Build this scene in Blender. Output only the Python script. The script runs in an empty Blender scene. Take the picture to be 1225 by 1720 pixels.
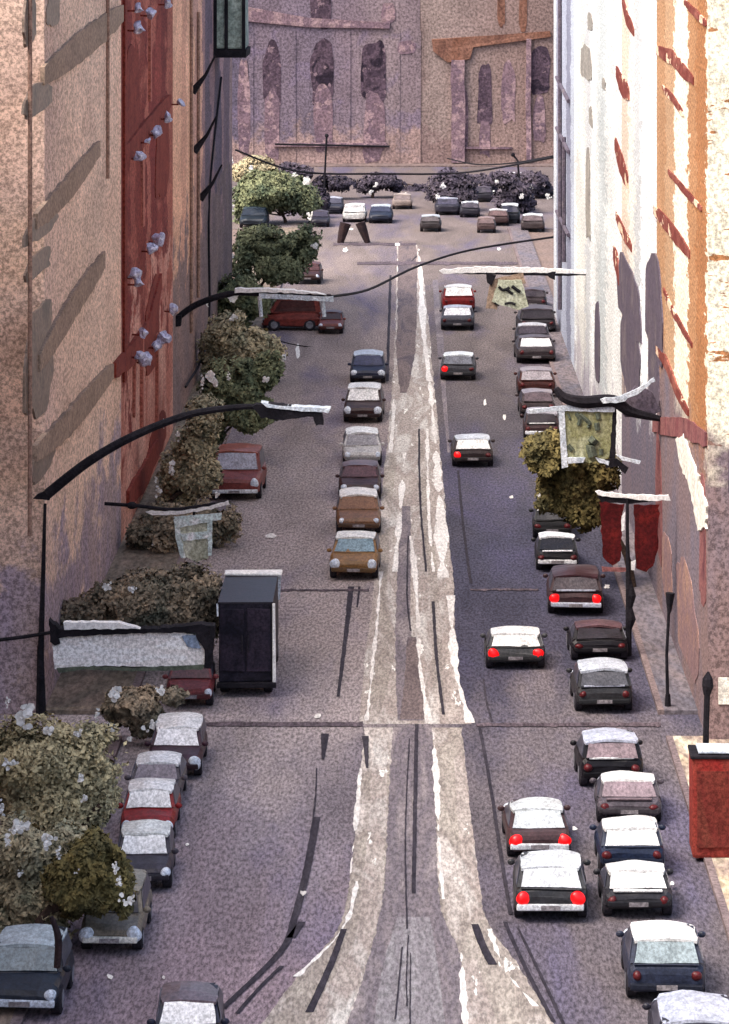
import bpy, bmesh, math, random
from mathutils import Vector, Matrix, noise
R = math.radians
SC = bpy.context.scene
COL = SC.collection
random.seed(7)
# The street is flat.  The camera stands F=5500 px (of a 1225 px wide frame) behind the picture, 25 m up.
F, CX, CY, HC = 5500.0, 690.0, -140.0, 25.0
def G(x, Y, z=0.0):                      # point at height z that shows at photo pixel x, Y
    d = (HC - z) * F / (Y - CY)
    return Vector(((x - CX) * d / F, d, z))
def D(x, Y, d):                          # point at distance d that shows at photo pixel x, Y
    return Vector(((x - CX) * d / F, d, HC - (Y - CY) * d / F))
def pxm(Y): return (Y - CY) / HC         # pixels per metre for things standing on the ground at pixel row Y

# ------------------------------------------------------------------ materials
ALB = 0.85
def lin(c):
    def f(v):
        v = v / 255.0
        return v / 12.92 if v <= .04045 else ((v + .055) / 1.055) ** 2.4
    return tuple(min(.85, f(v) * ALB) for v in c)
class NT:
    def __init__(s, name):
        s.m = bpy.data.materials.new(name); s.m.use_nodes = True
        s.t = s.m.node_tree; s.n = s.t.nodes; s.b = s.n['Principled BSDF']
    def new(s, ty, **kw):
        n = s.n.new(ty)
        for k, v in kw.items(): setattr(n, k, v)
        return n
    def link(s, a, b): s.t.links.new(a, b)
    def math(s, op, a, b=None, clamp=False):
        n = s.new('ShaderNodeMath', operation=op, use_clamp=clamp)
        for i, v in enumerate((a, b)):
            if v is None: continue
            if isinstance(v, (int, float)): n.inputs[i].default_value = v
            else: s.link(v, n.inputs[i])
        return n.outputs[0]
    def coords(s, kind):
        if kind == 'world': return s.new('ShaderNodeNewGeometry').outputs['Position']
        return s.new('ShaderNodeTexCoord').outputs['Object']
    def mapped(s, vec, scale, loc=(0, 0, 0)):
        n = s.new('ShaderNodeMapping'); s.link(vec, n.inputs['Vector'])
        n.inputs['Scale'].default_value = scale; n.inputs['Location'].default_value = loc
        return n.outputs[0]
    def noise(s, vec, scale=1.0, detail=4.0, rough=.6, dist=0.0):
        n = s.new('ShaderNodeTexNoise'); s.link(vec, n.inputs['Vector'])
        n.inputs['Scale'].default_value = scale; n.inputs['Detail'].default_value = detail
        n.inputs['Roughness'].default_value = rough; n.inputs['Distortion'].default_value = dist
        return n.outputs['Fac']
    def rng(s, v, a, b, c, d):
        n = s.new('ShaderNodeMapRange'); s.link(v, n.inputs[0])
        for i, q in enumerate((a, b, c, d)): n.inputs[i + 1].default_value = q
        return n.outputs[0]
    def mix(s, f, a, b, mode='MIX'):
        n = s.new('ShaderNodeMix', data_type='RGBA', blend_type=mode)
        for i, v in ((0, f), (6, a), (7, b)):
            if isinstance(v, (int, float)): n.inputs[i].default_value = v
            elif isinstance(v, tuple): n.inputs[i].default_value = (*v, 1)
            else: s.link(v, n.inputs[i])
        return n.outputs[2]
    def ramp(s, v, stops, interp='LINEAR'):
        n = s.new('ShaderNodeValToRGB'); cr = n.color_ramp; cr.interpolation = interp
        s.link(v, n.inputs[0])
        while len(cr.elements) < len(stops): cr.elements.new(.5)
        for e, (p, c) in zip(cr.elements, stops):
            e.position = p; e.color = (*c, 1)
        return n.outputs[0]
    def finish(s, colr, vec, gran, gscale, stretch, rough, spec=.15):
        # granulated pigment: a fine two-octave grain over the colour
        v = s.mapped(vec, stretch)
        g = s.noise(v, gscale, 2.5, .75)
        gran = min(.62, gran * 2.4); mul = s.rng(g, .37, .63, 1 - gran, 1 + gran)
        colr = s.mix(1.0, colr, s.cmb(mul), 'MULTIPLY')
        s.link(colr, s.b.inputs['Base Color'])
        s.b.inputs['Roughness'].default_value = rough
        s.b.inputs['Specular IOR Level'].default_value = spec
        bp = s.new('ShaderNodeBump'); bp.inputs['Strength'].default_value = .25; bp.inputs['Distance'].default_value = .03
        s.link(g, bp.inputs['Height']); s.link(bp.outputs[0], s.b.inputs['Normal'])
        return s.m
    def cmb(s, v):
        n = s.new('ShaderNodeCombineColor')
        for i in range(3): s.link(v, n.inputs[i])
        return n.outputs[0]

def wash(name, a, b=None, c=None, wscale=.5, gran=.15, gscale=7, stretch=(1, 1, 1), wstretch=(1, 1, 1),
         rough=.9, coord='object', fleck=0, fleckcol=(240, 238, 230), fscale=3, spec=.15, contrast=.16, rim=.0):
    """irregular wash of two or three tones, with grain and optional pale flecks"""
    s = NT(name); vec = s.coords(coord)
    b = b or tuple(int(v * .86) for v in a)
    n = s.noise(s.mapped(vec, wstretch), wscale, 5, .6, .6)
    f = s.rng(n, .5 - contrast, .5 + contrast, 0, 1)
    if c: colr = s.ramp(f, [(0, lin(a)), (.5, lin(b)), (1, lin(c))])
    else: colr = s.ramp(f, [(0, lin(a)), (1, lin(b))])
    if rim:                                     # dried edge of a wash
        r = s.math('ABSOLUTE', s.math('SUBTRACT', n, .53))
        colr = s.mix(s.rng(r, 0, .012, rim, 0), colr, tuple(v * .45 for v in lin(a)))
    if fleck:
        k = s.noise(s.mapped(vec, wstretch, (3.3, 1.7, 5.1)), fscale, 4, .6)
        colr = s.mix(s.rng(k, 1 - fleck, 1.02 - fleck, 0, 1), colr, lin(fleckcol))
    return s.finish(colr, vec, gran, gscale, stretch, rough, spec)

def facade(name, y0, y1, stops, ragged=1.5, low=None, lowz=6, lowrag=2.5, gscale=9, gran=.19, smooth=False, axis=1, vz=2.2, vy=.35,
           blotch=None, bl=.6):
    """rendered wall with vertical bands of colour whose edges are ragged"""
    s = NT(name); vec = s.coords('world')
    sep = s.new('ShaderNodeSeparateXYZ'); s.link(vec, sep.inputs[0])
    st = (vy, vy, vz)
    n = s.noise(s.mapped(vec, st), 1, 5, .65)
    yy = s.math('ADD', sep.outputs[axis], s.rng(n, .3, .7, -ragged, ragged))
    t = s.rng(yy, y0, y1, 0, 1)
    colr = s.ramp(t, [((p - y0) / (y1 - y0), lin(c)) for p, c in stops], 'LINEAR' if smooth else 'CONSTANT')
    w = s.noise(s.mapped(vec, (.25, .10, .22)), 1, 5, .6, .8)
    colr = s.mix(1.0, colr, s.cmb(s.rng(w, .3, .7, .80, 1.16)), 'MULTIPLY')
    if blotch:
        k = s.noise(s.mapped(vec, (.3, .13, .35), (9, 4, 2)), 1, 4, .6, .5)
        colr = s.mix(s.rng(k, .56, .64, 0, bl), colr, lin(blotch))
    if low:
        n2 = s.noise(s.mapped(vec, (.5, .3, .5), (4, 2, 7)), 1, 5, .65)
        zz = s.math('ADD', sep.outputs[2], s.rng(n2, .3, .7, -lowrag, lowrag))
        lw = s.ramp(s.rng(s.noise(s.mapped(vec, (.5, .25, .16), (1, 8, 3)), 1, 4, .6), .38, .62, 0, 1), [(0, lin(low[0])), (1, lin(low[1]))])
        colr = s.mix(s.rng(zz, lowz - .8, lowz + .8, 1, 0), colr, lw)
    return s.finish(colr, vec, gran, gscale, (1, .5, 1), .92)

CACHE = {}
def paint(c, gloss=.45, k=.82, scale=2.2, gran=.13):
    key = (c, gloss, k)
    if key not in CACHE:
        CACHE[key] = wash('car_paint', c, tuple(min(255, int(v * k)) for v in c), None, wscale=scale, gran=gran, gscale=13,
                          stretch=(1, .5, 1), rough=gloss, spec=.3)
    return CACHE[key]
def glow(name, c, e):
    s = NT(name); s.b.inputs['Base Color'].default_value = (*lin(c), 1)
    s.b.inputs['Emission Color'].default_value = (*lin(c), 1); s.b.inputs['Emission Strength'].default_value = e
    s.b.inputs['Roughness'].default_value = .35
    return s.m

M = {}
M['tyre'] = wash('tyre_rubber', (40, 38, 44), (56, 52, 58), wscale=3, gscale=14)
M['rim'] = wash('wheel_rim', (150, 150, 158), (110, 108, 116), wscale=3, gscale=14, rough=.4)
M['dark'] = wash('dark_iron', (22, 21, 27), (39, 36, 42), wscale=1.5, gscale=12)
M['brownmetal'] = wash('brown_iron', (62, 46, 46), (44, 36, 40), wscale=1.5, gscale=12)
M['pale'] = wash('pale_metal', (228, 234, 240), (176, 188, 202), wscale=1.6, gscale=12)
M['white'] = wash('white_paint', (252, 250, 246), (226, 226, 228), wscale=1.2, gscale=10, gran=.08)
M['tail'] = glow('tail_lamp_lit', (226, 8, 14), .55)
M['taildark'] = paint((92, 26, 30), .4)
M['head'] = wash('headlamp_glass', (232, 238, 246), (190, 200, 216), wscale=4, gscale=14, rough=.25)
M['plate'] = wash('dull_plate', (150, 144, 146), (120, 114, 118), wscale=3, gscale=12)
M['side'] = paint((78, 78, 92), .3)

# ------------------------------------------------------------------ mesh helpers
def tagk(o, kind): o['kind'] = kind; return o
def tag(o, label, cat, group=None):
    o['label'] = label; o['category'] = cat
    if group: o['group'] = group
    return o
def thing(name, label, cat, loc=(0, 0, 0), rz=0, group=None):
    o = bpy.data.objects.new(name, None); COL.objects.link(o)
    o.location = loc; o.rotation_euler = (0, 0, rz); o.empty_display_size = .3
    return tag(o, label, cat, group)
def link(name, bm, mat, parent=None, smooth=False, wob=0, wf=1.6, seed=0, world=False):
    if wob:
        off = Vector((seed * 7.13, seed * 3.7, seed * 1.9))
        for v in bm.verts:
            v.co += noise.noise_vector(v.co * wf + off) * wob
    if world and parent is not None:
        bmesh.ops.translate(bm, verts=bm.verts, vec=-Vector(parent.location))
    bmesh.ops.recalc_face_normals(bm, faces=bm.faces)
    me = bpy.data.meshes.new(name); bm.to_mesh(me); bm.free()
    if smooth:
        for p in me.polygons: p.use_smooth = True
    me.materials.append(mat)
    o = bpy.data.objects.new(name, me); COL.objects.link(o)
    if parent is not None: o.parent = parent
    return o
def add_box(bm, a, b, bev=0.0, sub=0):
    a, b = Vector(a), Vector(b)
    g = bmesh.ops.create_cube(bm, size=1.0)
    vs = g['verts']
    for v in vs:
        v.co = Vector(((a[i] + b[i]) / 2 + v.co[i] * (b[i] - a[i]) for i in range(3)))
    if bev or sub:
        es = list({e for v in vs for e in v.link_edges})
        if sub: bmesh.ops.subdivide_edges(bm, edges=es, cuts=sub, use_grid_fill=True)
        elif bev: bmesh.ops.bevel(bm, geom=es, offset=bev, segments=2, affect='EDGES', profile=.6)
def box(a, b, bev=0.0, sub=0):
    bm = bmesh.new(); add_box(bm, a, b, bev, sub); return bm
def add_tube(bm, pts, rad, n=7, cap=True):
    pts = [Vector(p) for p in pts]
    rads = rad if isinstance(rad, (list, tuple)) else [rad] * len(pts)
    rings = []
    for i, p in enumerate(pts):
        t = (pts[min(i + 1, len(pts) - 1)] - pts[max(i - 1, 0)]).normalized()
        up = Vector((0, 0, 1)) if abs(t.z) < .9 else Vector((1, 0, 0))
        u = t.cross(up).normalized(); w = t.cross(u)
        rings.append([bm.verts.new(p + (u * math.cos(a) + w * math.sin(a)) * rads[i]) for a in [2 * math.pi * k / n for k in range(n)]])
    for r0, r1 in zip(rings, rings[1:]):
        for k in range(n): bm.faces.new((r0[k], r0[(k + 1) % n], r1[(k + 1) % n], r1[k]))
    if cap:
        bm.faces.new(rings[0]); bm.faces.new(rings[-1])
def tube(pts, rad, n=7):
    bm = bmesh.new(); add_tube(bm, pts, rad, n); return bm
def spline(pts, m=6):
    pts = [Vector(p) for p in pts]; out = []
    for i in range(len(pts) - 1):
        p0, p1, p2, p3 = pts[max(i - 1, 0)], pts[i], pts[i + 1], pts[min(i + 2, len(pts) - 1)]
        for k in range(m):
            t = k / m
            out.append(.5 * ((2 * p1) + (-p0 + p2) * t + (2 * p0 - 5 * p1 + 4 * p2 - p3) * t * t + (-p0 + 3 * p1 - 3 * p2 + p3) * t ** 3))
    out.append(pts[-1]); return out
def add_ball(bm, c, r, seg=10):
    r = Vector(r) if not isinstance(r, (int, float)) else Vector((r, r, r))
    g = bmesh.ops.create_uvsphere(bm, u_segments=seg, v_segments=max(6, seg - 3), radius=1)
    for v in g['verts']: v.co = Vector((c[i] + v.co[i] * r[i] for i in range(3)))
def ball(c, r, seg=10):
    bm = bmesh.new(); add_ball(bm, c, r, seg); return bm
def add_slab(bm, outline, vec):            # closed outline extruded by vec
    vs = [bm.verts.new(p) for p in outline]
    f = bm.faces.new(vs)
    r = bmesh.ops.extrude_face_region(bm, geom=[f])
    nv = [e for e in r['geom'] if isinstance(e, bmesh.types.BMVert)]
    bmesh.ops.translate(bm, verts=nv, vec=vec)
def slab(outline, vec):
    bm = bmesh.new(); add_slab(bm, outline, vec); return bm
def jit(t, seed, amp):
    return amp * (noise.noise(Vector((t * .11, seed * 5.3, .2))) + .6 * noise.noise(Vector((t * .37, seed * 9.1, 3.2))) + .35 * noise.noise(Vector((t * 1.1, seed * 2.1, 7.7))))
def lerp_poly(pts, Y):
    if Y <= pts[0][1]: return pts[0][0]
    for (x0, y0), (x1, y1) in zip(pts, pts[1:]):
        if y0 <= Y <= y1:
            t = (Y - y0) / (y1 - y0) if y1 > y0 else 0
            t2 = t
            return x0 + (x1 - x0) * t2
    return pts[-1][0]
def sm_poly(pts):
    return [(p.x, p.y) for p in spline([(x, y, 0) for x, y in pts], 5)]
def strip(name, left, right, mat, z, amp=2.0, step=4, seed=None, kind='structure'):
    """a paved strip lying on the street, its edges worn ragged"""
    seed = seed if seed is not None else random.random() * 50
    L, Rr = sm_poly(left), sm_poly(right)
    Y0 = max(L[0][1], Rr[0][1]); Y1 = min(L[-1][1], Rr[-1][1])
    bm = bmesh.new(); prev = None
    n = max(2, int((Y1 - Y0) / step))
    for i in range(n + 1):
        Y = Y0 + (Y1 - Y0) * i / n
        a = lerp_poly(L, Y) + jit(Y, seed, amp); b = lerp_poly(Rr, Y) + jit(Y, seed + 3, amp)
        if b < a + .5: b = a + .5
        va, vb = bm.verts.new(G(a, Y, z)), bm.verts.new(G(b, Y, z))
        if prev: bm.faces.new((prev[0], prev[1], vb, va))
        prev = (va, vb)
    return tagk(link(name, bm, mat), kind)
def line(name, pts, w, mat, z, amp=.6, seed=None, brk=0.0):
    seed = seed if seed is not None else random.random() * 50
    P = sm_poly(pts); ws = w if isinstance(w, (list, tuple)) else (w, w)
    n = len(P)
    Lp = [(x - (ws[0] + (ws[1] - ws[0]) * i / (n - 1)) / 2, y) for i, (x, y) in enumerate(P)]
    Rp = [(x + (ws[0] + (ws[1] - ws[0]) * i / (n - 1)) / 2, y) for i, (x, y) in enumerate(P)]
    bm = bmesh.new(); prev = None
    Y0, Y1 = P[0][1], P[-1][1]
    k = max(2, int((Y1 - Y0) / 3))
    for i in range(k + 1):
        Y = Y0 + (Y1 - Y0) * i / k
        dw = brk * (ws[0] + ws[1]) * (.8 * noise.noise(Vector((Y * .022, seed * 3, 1))) + .5 * noise.noise(Vector((Y * .07, seed * 3, 5))))
        ax, bx = lerp_poly(Lp, Y) - dw / 2 + jit(Y, seed, amp), lerp_poly(Rp, Y) + dw / 2 + jit(Y, seed + 4, amp)
        if bx - ax < .6: prev = None; continue
        va = bm.verts.new(G(ax, Y, z)); vb = bm.verts.new(G(bx, Y, z))
        if prev: bm.faces.new((prev[0], prev[1], vb, va))
        prev = (va, vb)
    return tagk(link(name, bm, mat), 'structure')

# ------------------------------------------------------------------ ground, road, pavements
XL, XR = -8.75, 7.75
M['ground'] = wash('ground_earth', (140, 120, 110), (118, 104, 100), wscale=.15, gscale=5, coord='world')
def road_mat():
    s = NT('worn_asphalt'); vec = s.coords('world')
    sep = s.new('ShaderNodeSeparateXYZ'); s.link(vec, sep.inputs[0])
    y = s.math('ADD', sep.outputs[1], s.rng(s.noise(s.mapped(vec, (.3, .06, 1)), 1, 5, .6), .3, .7, -9, 9))
    t = s.rng(y, 60, 320, 0, 1)
    def p(d): return (d - 60) / 260
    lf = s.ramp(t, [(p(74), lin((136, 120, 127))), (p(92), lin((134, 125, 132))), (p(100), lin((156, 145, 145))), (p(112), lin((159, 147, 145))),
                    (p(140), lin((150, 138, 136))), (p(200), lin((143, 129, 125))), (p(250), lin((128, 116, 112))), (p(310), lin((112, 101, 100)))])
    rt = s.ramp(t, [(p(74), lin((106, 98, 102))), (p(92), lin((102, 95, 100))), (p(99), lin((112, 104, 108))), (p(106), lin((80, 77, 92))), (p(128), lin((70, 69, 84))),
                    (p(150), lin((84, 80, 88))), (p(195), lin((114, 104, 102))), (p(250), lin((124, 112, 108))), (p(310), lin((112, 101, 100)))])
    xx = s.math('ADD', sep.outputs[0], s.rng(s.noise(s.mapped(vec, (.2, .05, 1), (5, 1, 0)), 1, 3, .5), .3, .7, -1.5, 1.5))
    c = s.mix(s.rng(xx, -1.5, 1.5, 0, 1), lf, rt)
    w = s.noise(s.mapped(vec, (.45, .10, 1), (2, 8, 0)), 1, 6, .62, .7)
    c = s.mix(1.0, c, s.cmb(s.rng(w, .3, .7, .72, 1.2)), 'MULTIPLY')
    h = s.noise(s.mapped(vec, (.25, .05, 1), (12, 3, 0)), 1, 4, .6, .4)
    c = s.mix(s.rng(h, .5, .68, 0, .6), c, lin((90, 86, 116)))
    return s.finish(c, vec, .2, 11.5, (1, .26, 1), .95)
M['road'] = road_mat()
def sheet(name, x0, x1, y0, y1, z, mat, kind='structure'):
    bm = bmesh.new()
    bm.faces.new([bm.verts.new(p) for p in ((x0, y0, z), (x1, y0, z), (x1, y1, z), (x0, y1, z))])
    return tagk(link(name, bm, mat), kind)
sheet('ground', -3000, 3000, -1500, 4500, -.03, M['ground'])
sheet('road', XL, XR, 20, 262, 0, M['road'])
sheet('plaza_road', -80, 80, 262, 327, 0, M['road'])
sheet('alley_road', -90, XL, 99.4, 102.6, -.002, M['road'])
sheet('alley_road', XR, 90, 99.4, 102.6, -.002, M['road'])
M['walkL'] = wash('left_paving', (146, 128, 114), (118, 108, 96), (158, 138, 122), wscale=.4, gscale=6, coord='world', wstretch=(1, .3, 1), stretch=(1, .3, 1))
M['walkR'] = wash('right_paving', (110, 106, 116), (122, 112, 114), (98, 96, 106), wscale=.4, gscale=6, coord='world', wstretch=(1, .3, 1), stretch=(1, .3, 1))
M['sand'] = wash('sandy_paving', (196, 178, 150), (150, 132, 122), (206, 194, 170), wscale=.55, gscale=6, coord='world', wstretch=(1, .3, 1), stretch=(1, .3, 1), contrast=.1)
M['kerb'] = wash('kerb_stone', (138, 122, 120), (112, 98, 100), wscale=1, gscale=7, coord='world', wstretch=(1, .3, 1))
for nm, x0, x1, y0, y1, mt in (('pavement', -40, XL - .25, 20, 99.4, 'walkL'), ('pavement', -11.495, XL - .25, 102.6, 262, 'walkL'),
                               ('pavement', XR + .2, 40, 20, 99.4, 'sand'), ('pavement', XR + .2, 9.3, 102.6, 262, 'walkR')):
    tagk(link(nm, box((x0, y0, -.05), (x1, y1, .13)), M[mt]), 'structure')
for x0, x1, y0, y1 in ((XL - .25, XL, 20, 99.4), (XL - .25, XL, 102.6, 262), (XR, XR + .2, 20, 99.4), (XR, XR + .2, 102.6, 262)):
    tagk(link('kerb', box((x0, y0, -.05), (x1, y1, .14)), M['kerb']), 'structure')
M['walkF'] = wash('far_paving', (126, 110, 106), (108, 94, 94), wscale=.3, gscale=3, coord='world')
tagk(link('far_pavement', box((-80, 327, -.05), (80, 340, .13)), M['walkF']), 'structure')

# ------------------------------------------------------------------ tram tracks and markings on the street
W = lambda n, a, b=None, c=None, **k: wash(n, a, b, c, coord='world', **{**dict(wscale=.9, wstretch=(1, .15, 1), stretch=(1, .24, 1), gscale=11, gran=.15, contrast=.14), **k})
M['beige'] = W('track_concrete', (189, 179, 170), (162, 150, 143), (204, 199, 192), fleck=.36, fscale=2.2)
M['beige2'] = W('track_concrete_olive', (179, 170, 159), (151, 141, 133), (203, 194, 186), fleck=.33, fscale=2.2)
M['grey'] = W('track_asphalt', (138, 128, 130), (116, 108, 114), (150, 140, 140))
M['darkstrip'] = W('track_dark_asphalt', (104, 92, 92), (124, 110, 108), (92, 84, 90))
M['silver'] = W('track_slab_grey', (150, 146, 148), (132, 126, 130), (160, 156, 158))
M['whiteline'] = W('white_line_paint', (242, 238, 232), (219, 213, 207), gran=.1, fleck=.0)
M['slot'] = W('rail_steel', (49, 45, 54), (66, 61, 68), gran=.15)
M['seam'] = W('tar_seam', (82, 72, 78), (104, 92, 98), gran=.2)
Z = [.004 * i for i in range(1, 12)]
# upper track bed
strip('track_bed', [(668, 408), (666, 470), (664, 560), (658, 660), (640, 850), (628, 990), (612, 1120), (603, 1216)],
      [(700, 408), (712, 470), (722, 560), (733, 690), (748, 850), (762, 980), (768, 1120), (792, 1216)], M['beige'], Z[0], 2.4)
strip('track_dark_strip', [(670, 405), (668, 470), (668, 540), (666, 590), (672, 660)], [(699, 405), (701, 470), (700, 540), (696, 600), (684, 660)], M['darkstrip'], Z[1], 2)
strip('track_grey_strip', [(727, 470), (733, 560), (742, 660), (752, 760)], [(735, 470), (744, 560), (750, 660), (756, 760)], M['grey'], Z[1], 1)
strip('track_grey_strip', [(676, 850), (668, 960), (664, 1080), (668, 1210)], [(690, 850), (690, 960), (692, 1080), (712, 1210)], M['grey'], Z[1], 2)
strip('track_grey_strip', [(684, 1070), (680, 1140), (672, 1208)], [(700, 1070), (708, 1140), (714, 1208)], M['darkstrip'], Z[2], 1.5)
strip('track_grey_strip', [(704, 740), (710, 860), (722, 1000), (728, 1200)], [(710, 740), (722, 860), (738, 1000), (746, 1200)], M['beige2'], Z[1], 1.6)
strip('track_olive_strip', [(648, 760), (638, 900), (634, 1010), (626, 1100), (614, 1212)], [(668, 760), (654, 900), (652, 1010), (662, 1100), (634, 1212)], M['beige2'], Z[1], 2)
for a, w in (([(703, 418), (707, 470), (712, 560), (722, 640)], (5, 8)), ([(722, 640), (731, 740), (740, 860), (744, 970)], (7, 15)),
             ([(662, 640), (661, 700), (656, 760)], (4, 5)), ([(680, 760), (672, 860), (664, 960)], (5, 9)), ([(690, 900), (700, 1000), (706, 1120), (722, 1214)], (4, 9)),
             ([(640, 960), (634, 1040), (624, 1140), (616, 1210)], (5, 6)), ([(718, 720), (720, 850), (728, 960)], (4, 5)), ([(757, 1000), (765, 1120), (790, 1214)], (6, 12))):
    line('white_line', a, w, M['whiteline'], Z[3], 1.6, None, .9)
# lower track bed, flaring towards the viewer
strip('track_slab', [(655, 1222), (648, 1360), (640, 1500), (622, 1600), (578, 1700), (540, 1790)], [(730, 1222), (732, 1360), (742, 1500), (772, 1600), (780, 1700), (790, 1790)], M['grey'], Z[0], 1.5)
strip('track_slab_centre', [(668, 1540), (640, 1640), (620, 1790)], [(722, 1540), (738, 1640), (755, 1790)], M['silver'], Z[1], 2)
strip('track_band', [(612, 1222), (600, 1360), (588, 1480), (568, 1560), (500, 1640), (440, 1720), (390, 1790)], [(660, 1222), (652, 1360), (644, 1500), (622, 1600), (590, 1700), (560, 1790)], M['beige2'], Z[2], 3)
strip('track_band', [(628, 1240), (618, 1400), (606, 1500), (596, 1580), (530, 1690), (480, 1790)], [(652, 1240), (648, 1400), (640, 1520), (618, 1600), (588, 1700), (556, 1790)], M['beige'], Z[3], 3.5)
strip('track_band', [(726, 1222), (732, 1360), (740, 1520), (772, 1600), (780, 1700), (788, 1790)], [(776, 1222), (790, 1360), (812, 1530), (870, 1620), (930, 1720), (970, 1790)], M['beige2'], Z[2], 3)
strip('track_band', [(762, 1270), (770, 1380), (780, 1500), (790, 1545)], [(780, 1270), (792, 1380), (808, 1500), (812, 1545)], M['beige'], Z[3], 2)
strip('track_band', [(776, 1610), (782, 1680), (790, 1790)], [(800, 1610), (822, 1680), (860, 1790)], M['beige'], Z[3], 4)
for a, w in (([(728, 1230), (734, 1320), (738, 1420), (745, 1510)], (8, 5)), ([(606, 1290), (598, 1380), (588, 1470)], (5, 4)), ([(600, 1480), (576, 1560), (498, 1640)], (4, 8)),
             ([(822, 1560), (850, 1630), (900, 1690)], (5, 10)), ([(775, 1600), (778, 1660), (782, 1720)], (6, 10))):
    line('white_line', a, w, M['whiteline'], Z[4], 1.8, None, .9)
# rails, slots and seams
for a, w in (([(656, 462), (653, 560), (651, 640)], (4, 5)), ([(770, 790), (778, 880), (791, 980)], (4, 5)), ([(812, 1140), (818, 1180), (827, 1212)], (3, 4)),
             ([(590, 985), (582, 1060), (568, 1170)], (10, 5)), ([(604, 985), (600, 1020)], (4, 3)), ([(546, 1232), (543, 1275)], (14, 5)), ([(532, 1290), (530, 1340), (526, 1372)], (2, 3)),
             ([(532, 1372), (516, 1460), (494, 1545), (470, 1600), (374, 1694)], (13, 12)), ([(508, 1548), (488, 1575)], (12, 16)), ([(474, 1622), (440, 1655), (398, 1702)], (8, 8)),
             ([(614, 1236), (617, 1290)], (12, 4)), ([(700, 1216), (698, 1320), (695, 1500)], (6, 7)), ([(688, 1240), (681, 1400), (684, 1560)], (2, 3)),
             ([(806, 1222), (824, 1320), (842, 1440), (858, 1536)], (5, 7)), ([(848, 1548), (880, 1620), (930, 1716)], (7, 8)), ([(870, 1558), (900, 1620), (948, 1722)], (4, 7)),
             ([(676, 1590), (671, 1640), (664, 1712)], (3, 3)), ([(686, 1570), (683, 1640), (684, 1690)], (2, 3)), ([(690, 1600), (689, 1700), (690, 1760)], (2, 3)),
             ([(704, 720), (706, 840), (716, 960)], (3, 4)), ([(686, 900), (684, 1000), (690, 1060)], (3, 3)), ([(728, 1010), (733, 1100), (745, 1200)], (5, 5)),
             ([(578, 1560), (556, 1620), (520, 1700)], (10, 14)), ([(798, 1552), (812, 1590), (828, 1620)], (12, 16)), ([(700, 430), (690, 440)], (2, 2))):
    if a[0][1] > a[-1][1]: continue
    line('tram_rail', a, w, M['slot'], Z[5], .8)
for Y, x0, x1, w in ((1216, 330, 612, 7), (1217, 800, 1110, 6), (991, 470, 620, 3), (990, 790, 905, 3), (442, 600, 880, 5), (410, 560, 700, 4)):
    bm = bmesh.new(); prev = None; sd = random.random() * 40
    for i in range(int((x1 - x0) / 5) + 1):
        x = x0 + i * 5
        a = bm.verts.new(G(x, Y - w / 2 + jit(x, sd, 1.6), Z[6])); b = bm.verts.new(G(x, Y + w / 2 + jit(x, sd + 2, 1.6), Z[6]))
        if prev: bm.faces.new((prev[0], a, b, prev[1]))
        prev = (a, b)
    tagk(link('tar_seam', bm, M['seam']), 'structure')
# flecks of worn white paint on the street and pavement
bm = bmesh.new()
for x, Y, rx, ry in ((455, 900, 10, 4), (370, 752, 5, 4), (510, 1500, 7, 5), (185, 1640, 5, 5), (275, 1642, 3, 3), (315, 1418, 3, 3), (905, 833, 4, 3), (965, 1392, 5, 4), (1030, 1285, 4, 3),
                     (880, 690, 3, 7), (848, 700, 3, 5), (535, 1203, 7, 4), (860, 835, 4, 3), (500, 590, 4, 12), (478, 600, 3, 6), (590, 385, 4, 2), (580, 420, 5, 5), (668, 410, 5, 3), (815, 676, 3, 6),
                     (1115, 1555, 5, 8), (1125, 1620, 5, 12), (1128, 1484, 4, 4), (1020, 985, 5, 4), (838, 418, 4, 3)):
    n = 11; vs = []
    for k in range(n):
        a = 2 * math.pi * k / n; q = random.uniform(.55, 1.2)
        vs.append(bm.verts.new(G(x + math.cos(a) * rx * q, Y + math.sin(a) * ry * q, .16 if x > 1100 else Z[7])))
    bm.faces.new(vs)
tagk(link('road_paint_flecks', bm, M['whiteline']), 'structure')

# ------------------------------------------------------------------ buildings
LX, RX = -11.5, 9.0
def dl(x): return 63250 / (CX - x)          # distance at which photo column x meets the left building line
def dr(x): return 49500 / (x - CX)          # the same for the right building line
def zl(x, Y): return HC - (Y - CY) * dl(x) / F
def zr(x, Y): return HC - (Y - CY) * dr(x) / F
def face_box(sx, y0, y1, z0, z1, out, inn=.05):
    X = LX if sx < 0 else RX
    a, b = (X - inn, X + out) if sx < 0 else (X - out, X + inn)
    return (a, min(y0, y1), z0), (b, max(y0, y1), z1)
def face_shape(sx, pts, out, inn=.04):      # pts: (y, z)
    X = LX + out if sx < 0 else RX - out
    s = -1 if sx < 0 else 1
    return slab([(X, y, z) for y, z in pts], Vector((s * (out + inn), 0, 0)))
def blob_pts(y0, y1, z0, z1, n=26, amp=.12, seed=0, arch=True):
    out = []
    for k in range(n):
        a = 2 * math.pi * k / n
        c, s = math.cos(a), math.sin(a)
        e = .45
        if arch and s > 0: e = .8
        cx = math.copysign(abs(c) ** e, c); sy = math.copysign(abs(s) ** e, s)
        q = 1 + amp * noise.noise(Vector((c * 1.7, s * 1.7, seed * 3.1)))
        out.append(((y0 + y1) / 2 + cx * q * (y1 - y0) / 2, (z0 + z1) / 2 + sy * q * (z1 - z0) / 2))
    return out
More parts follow.
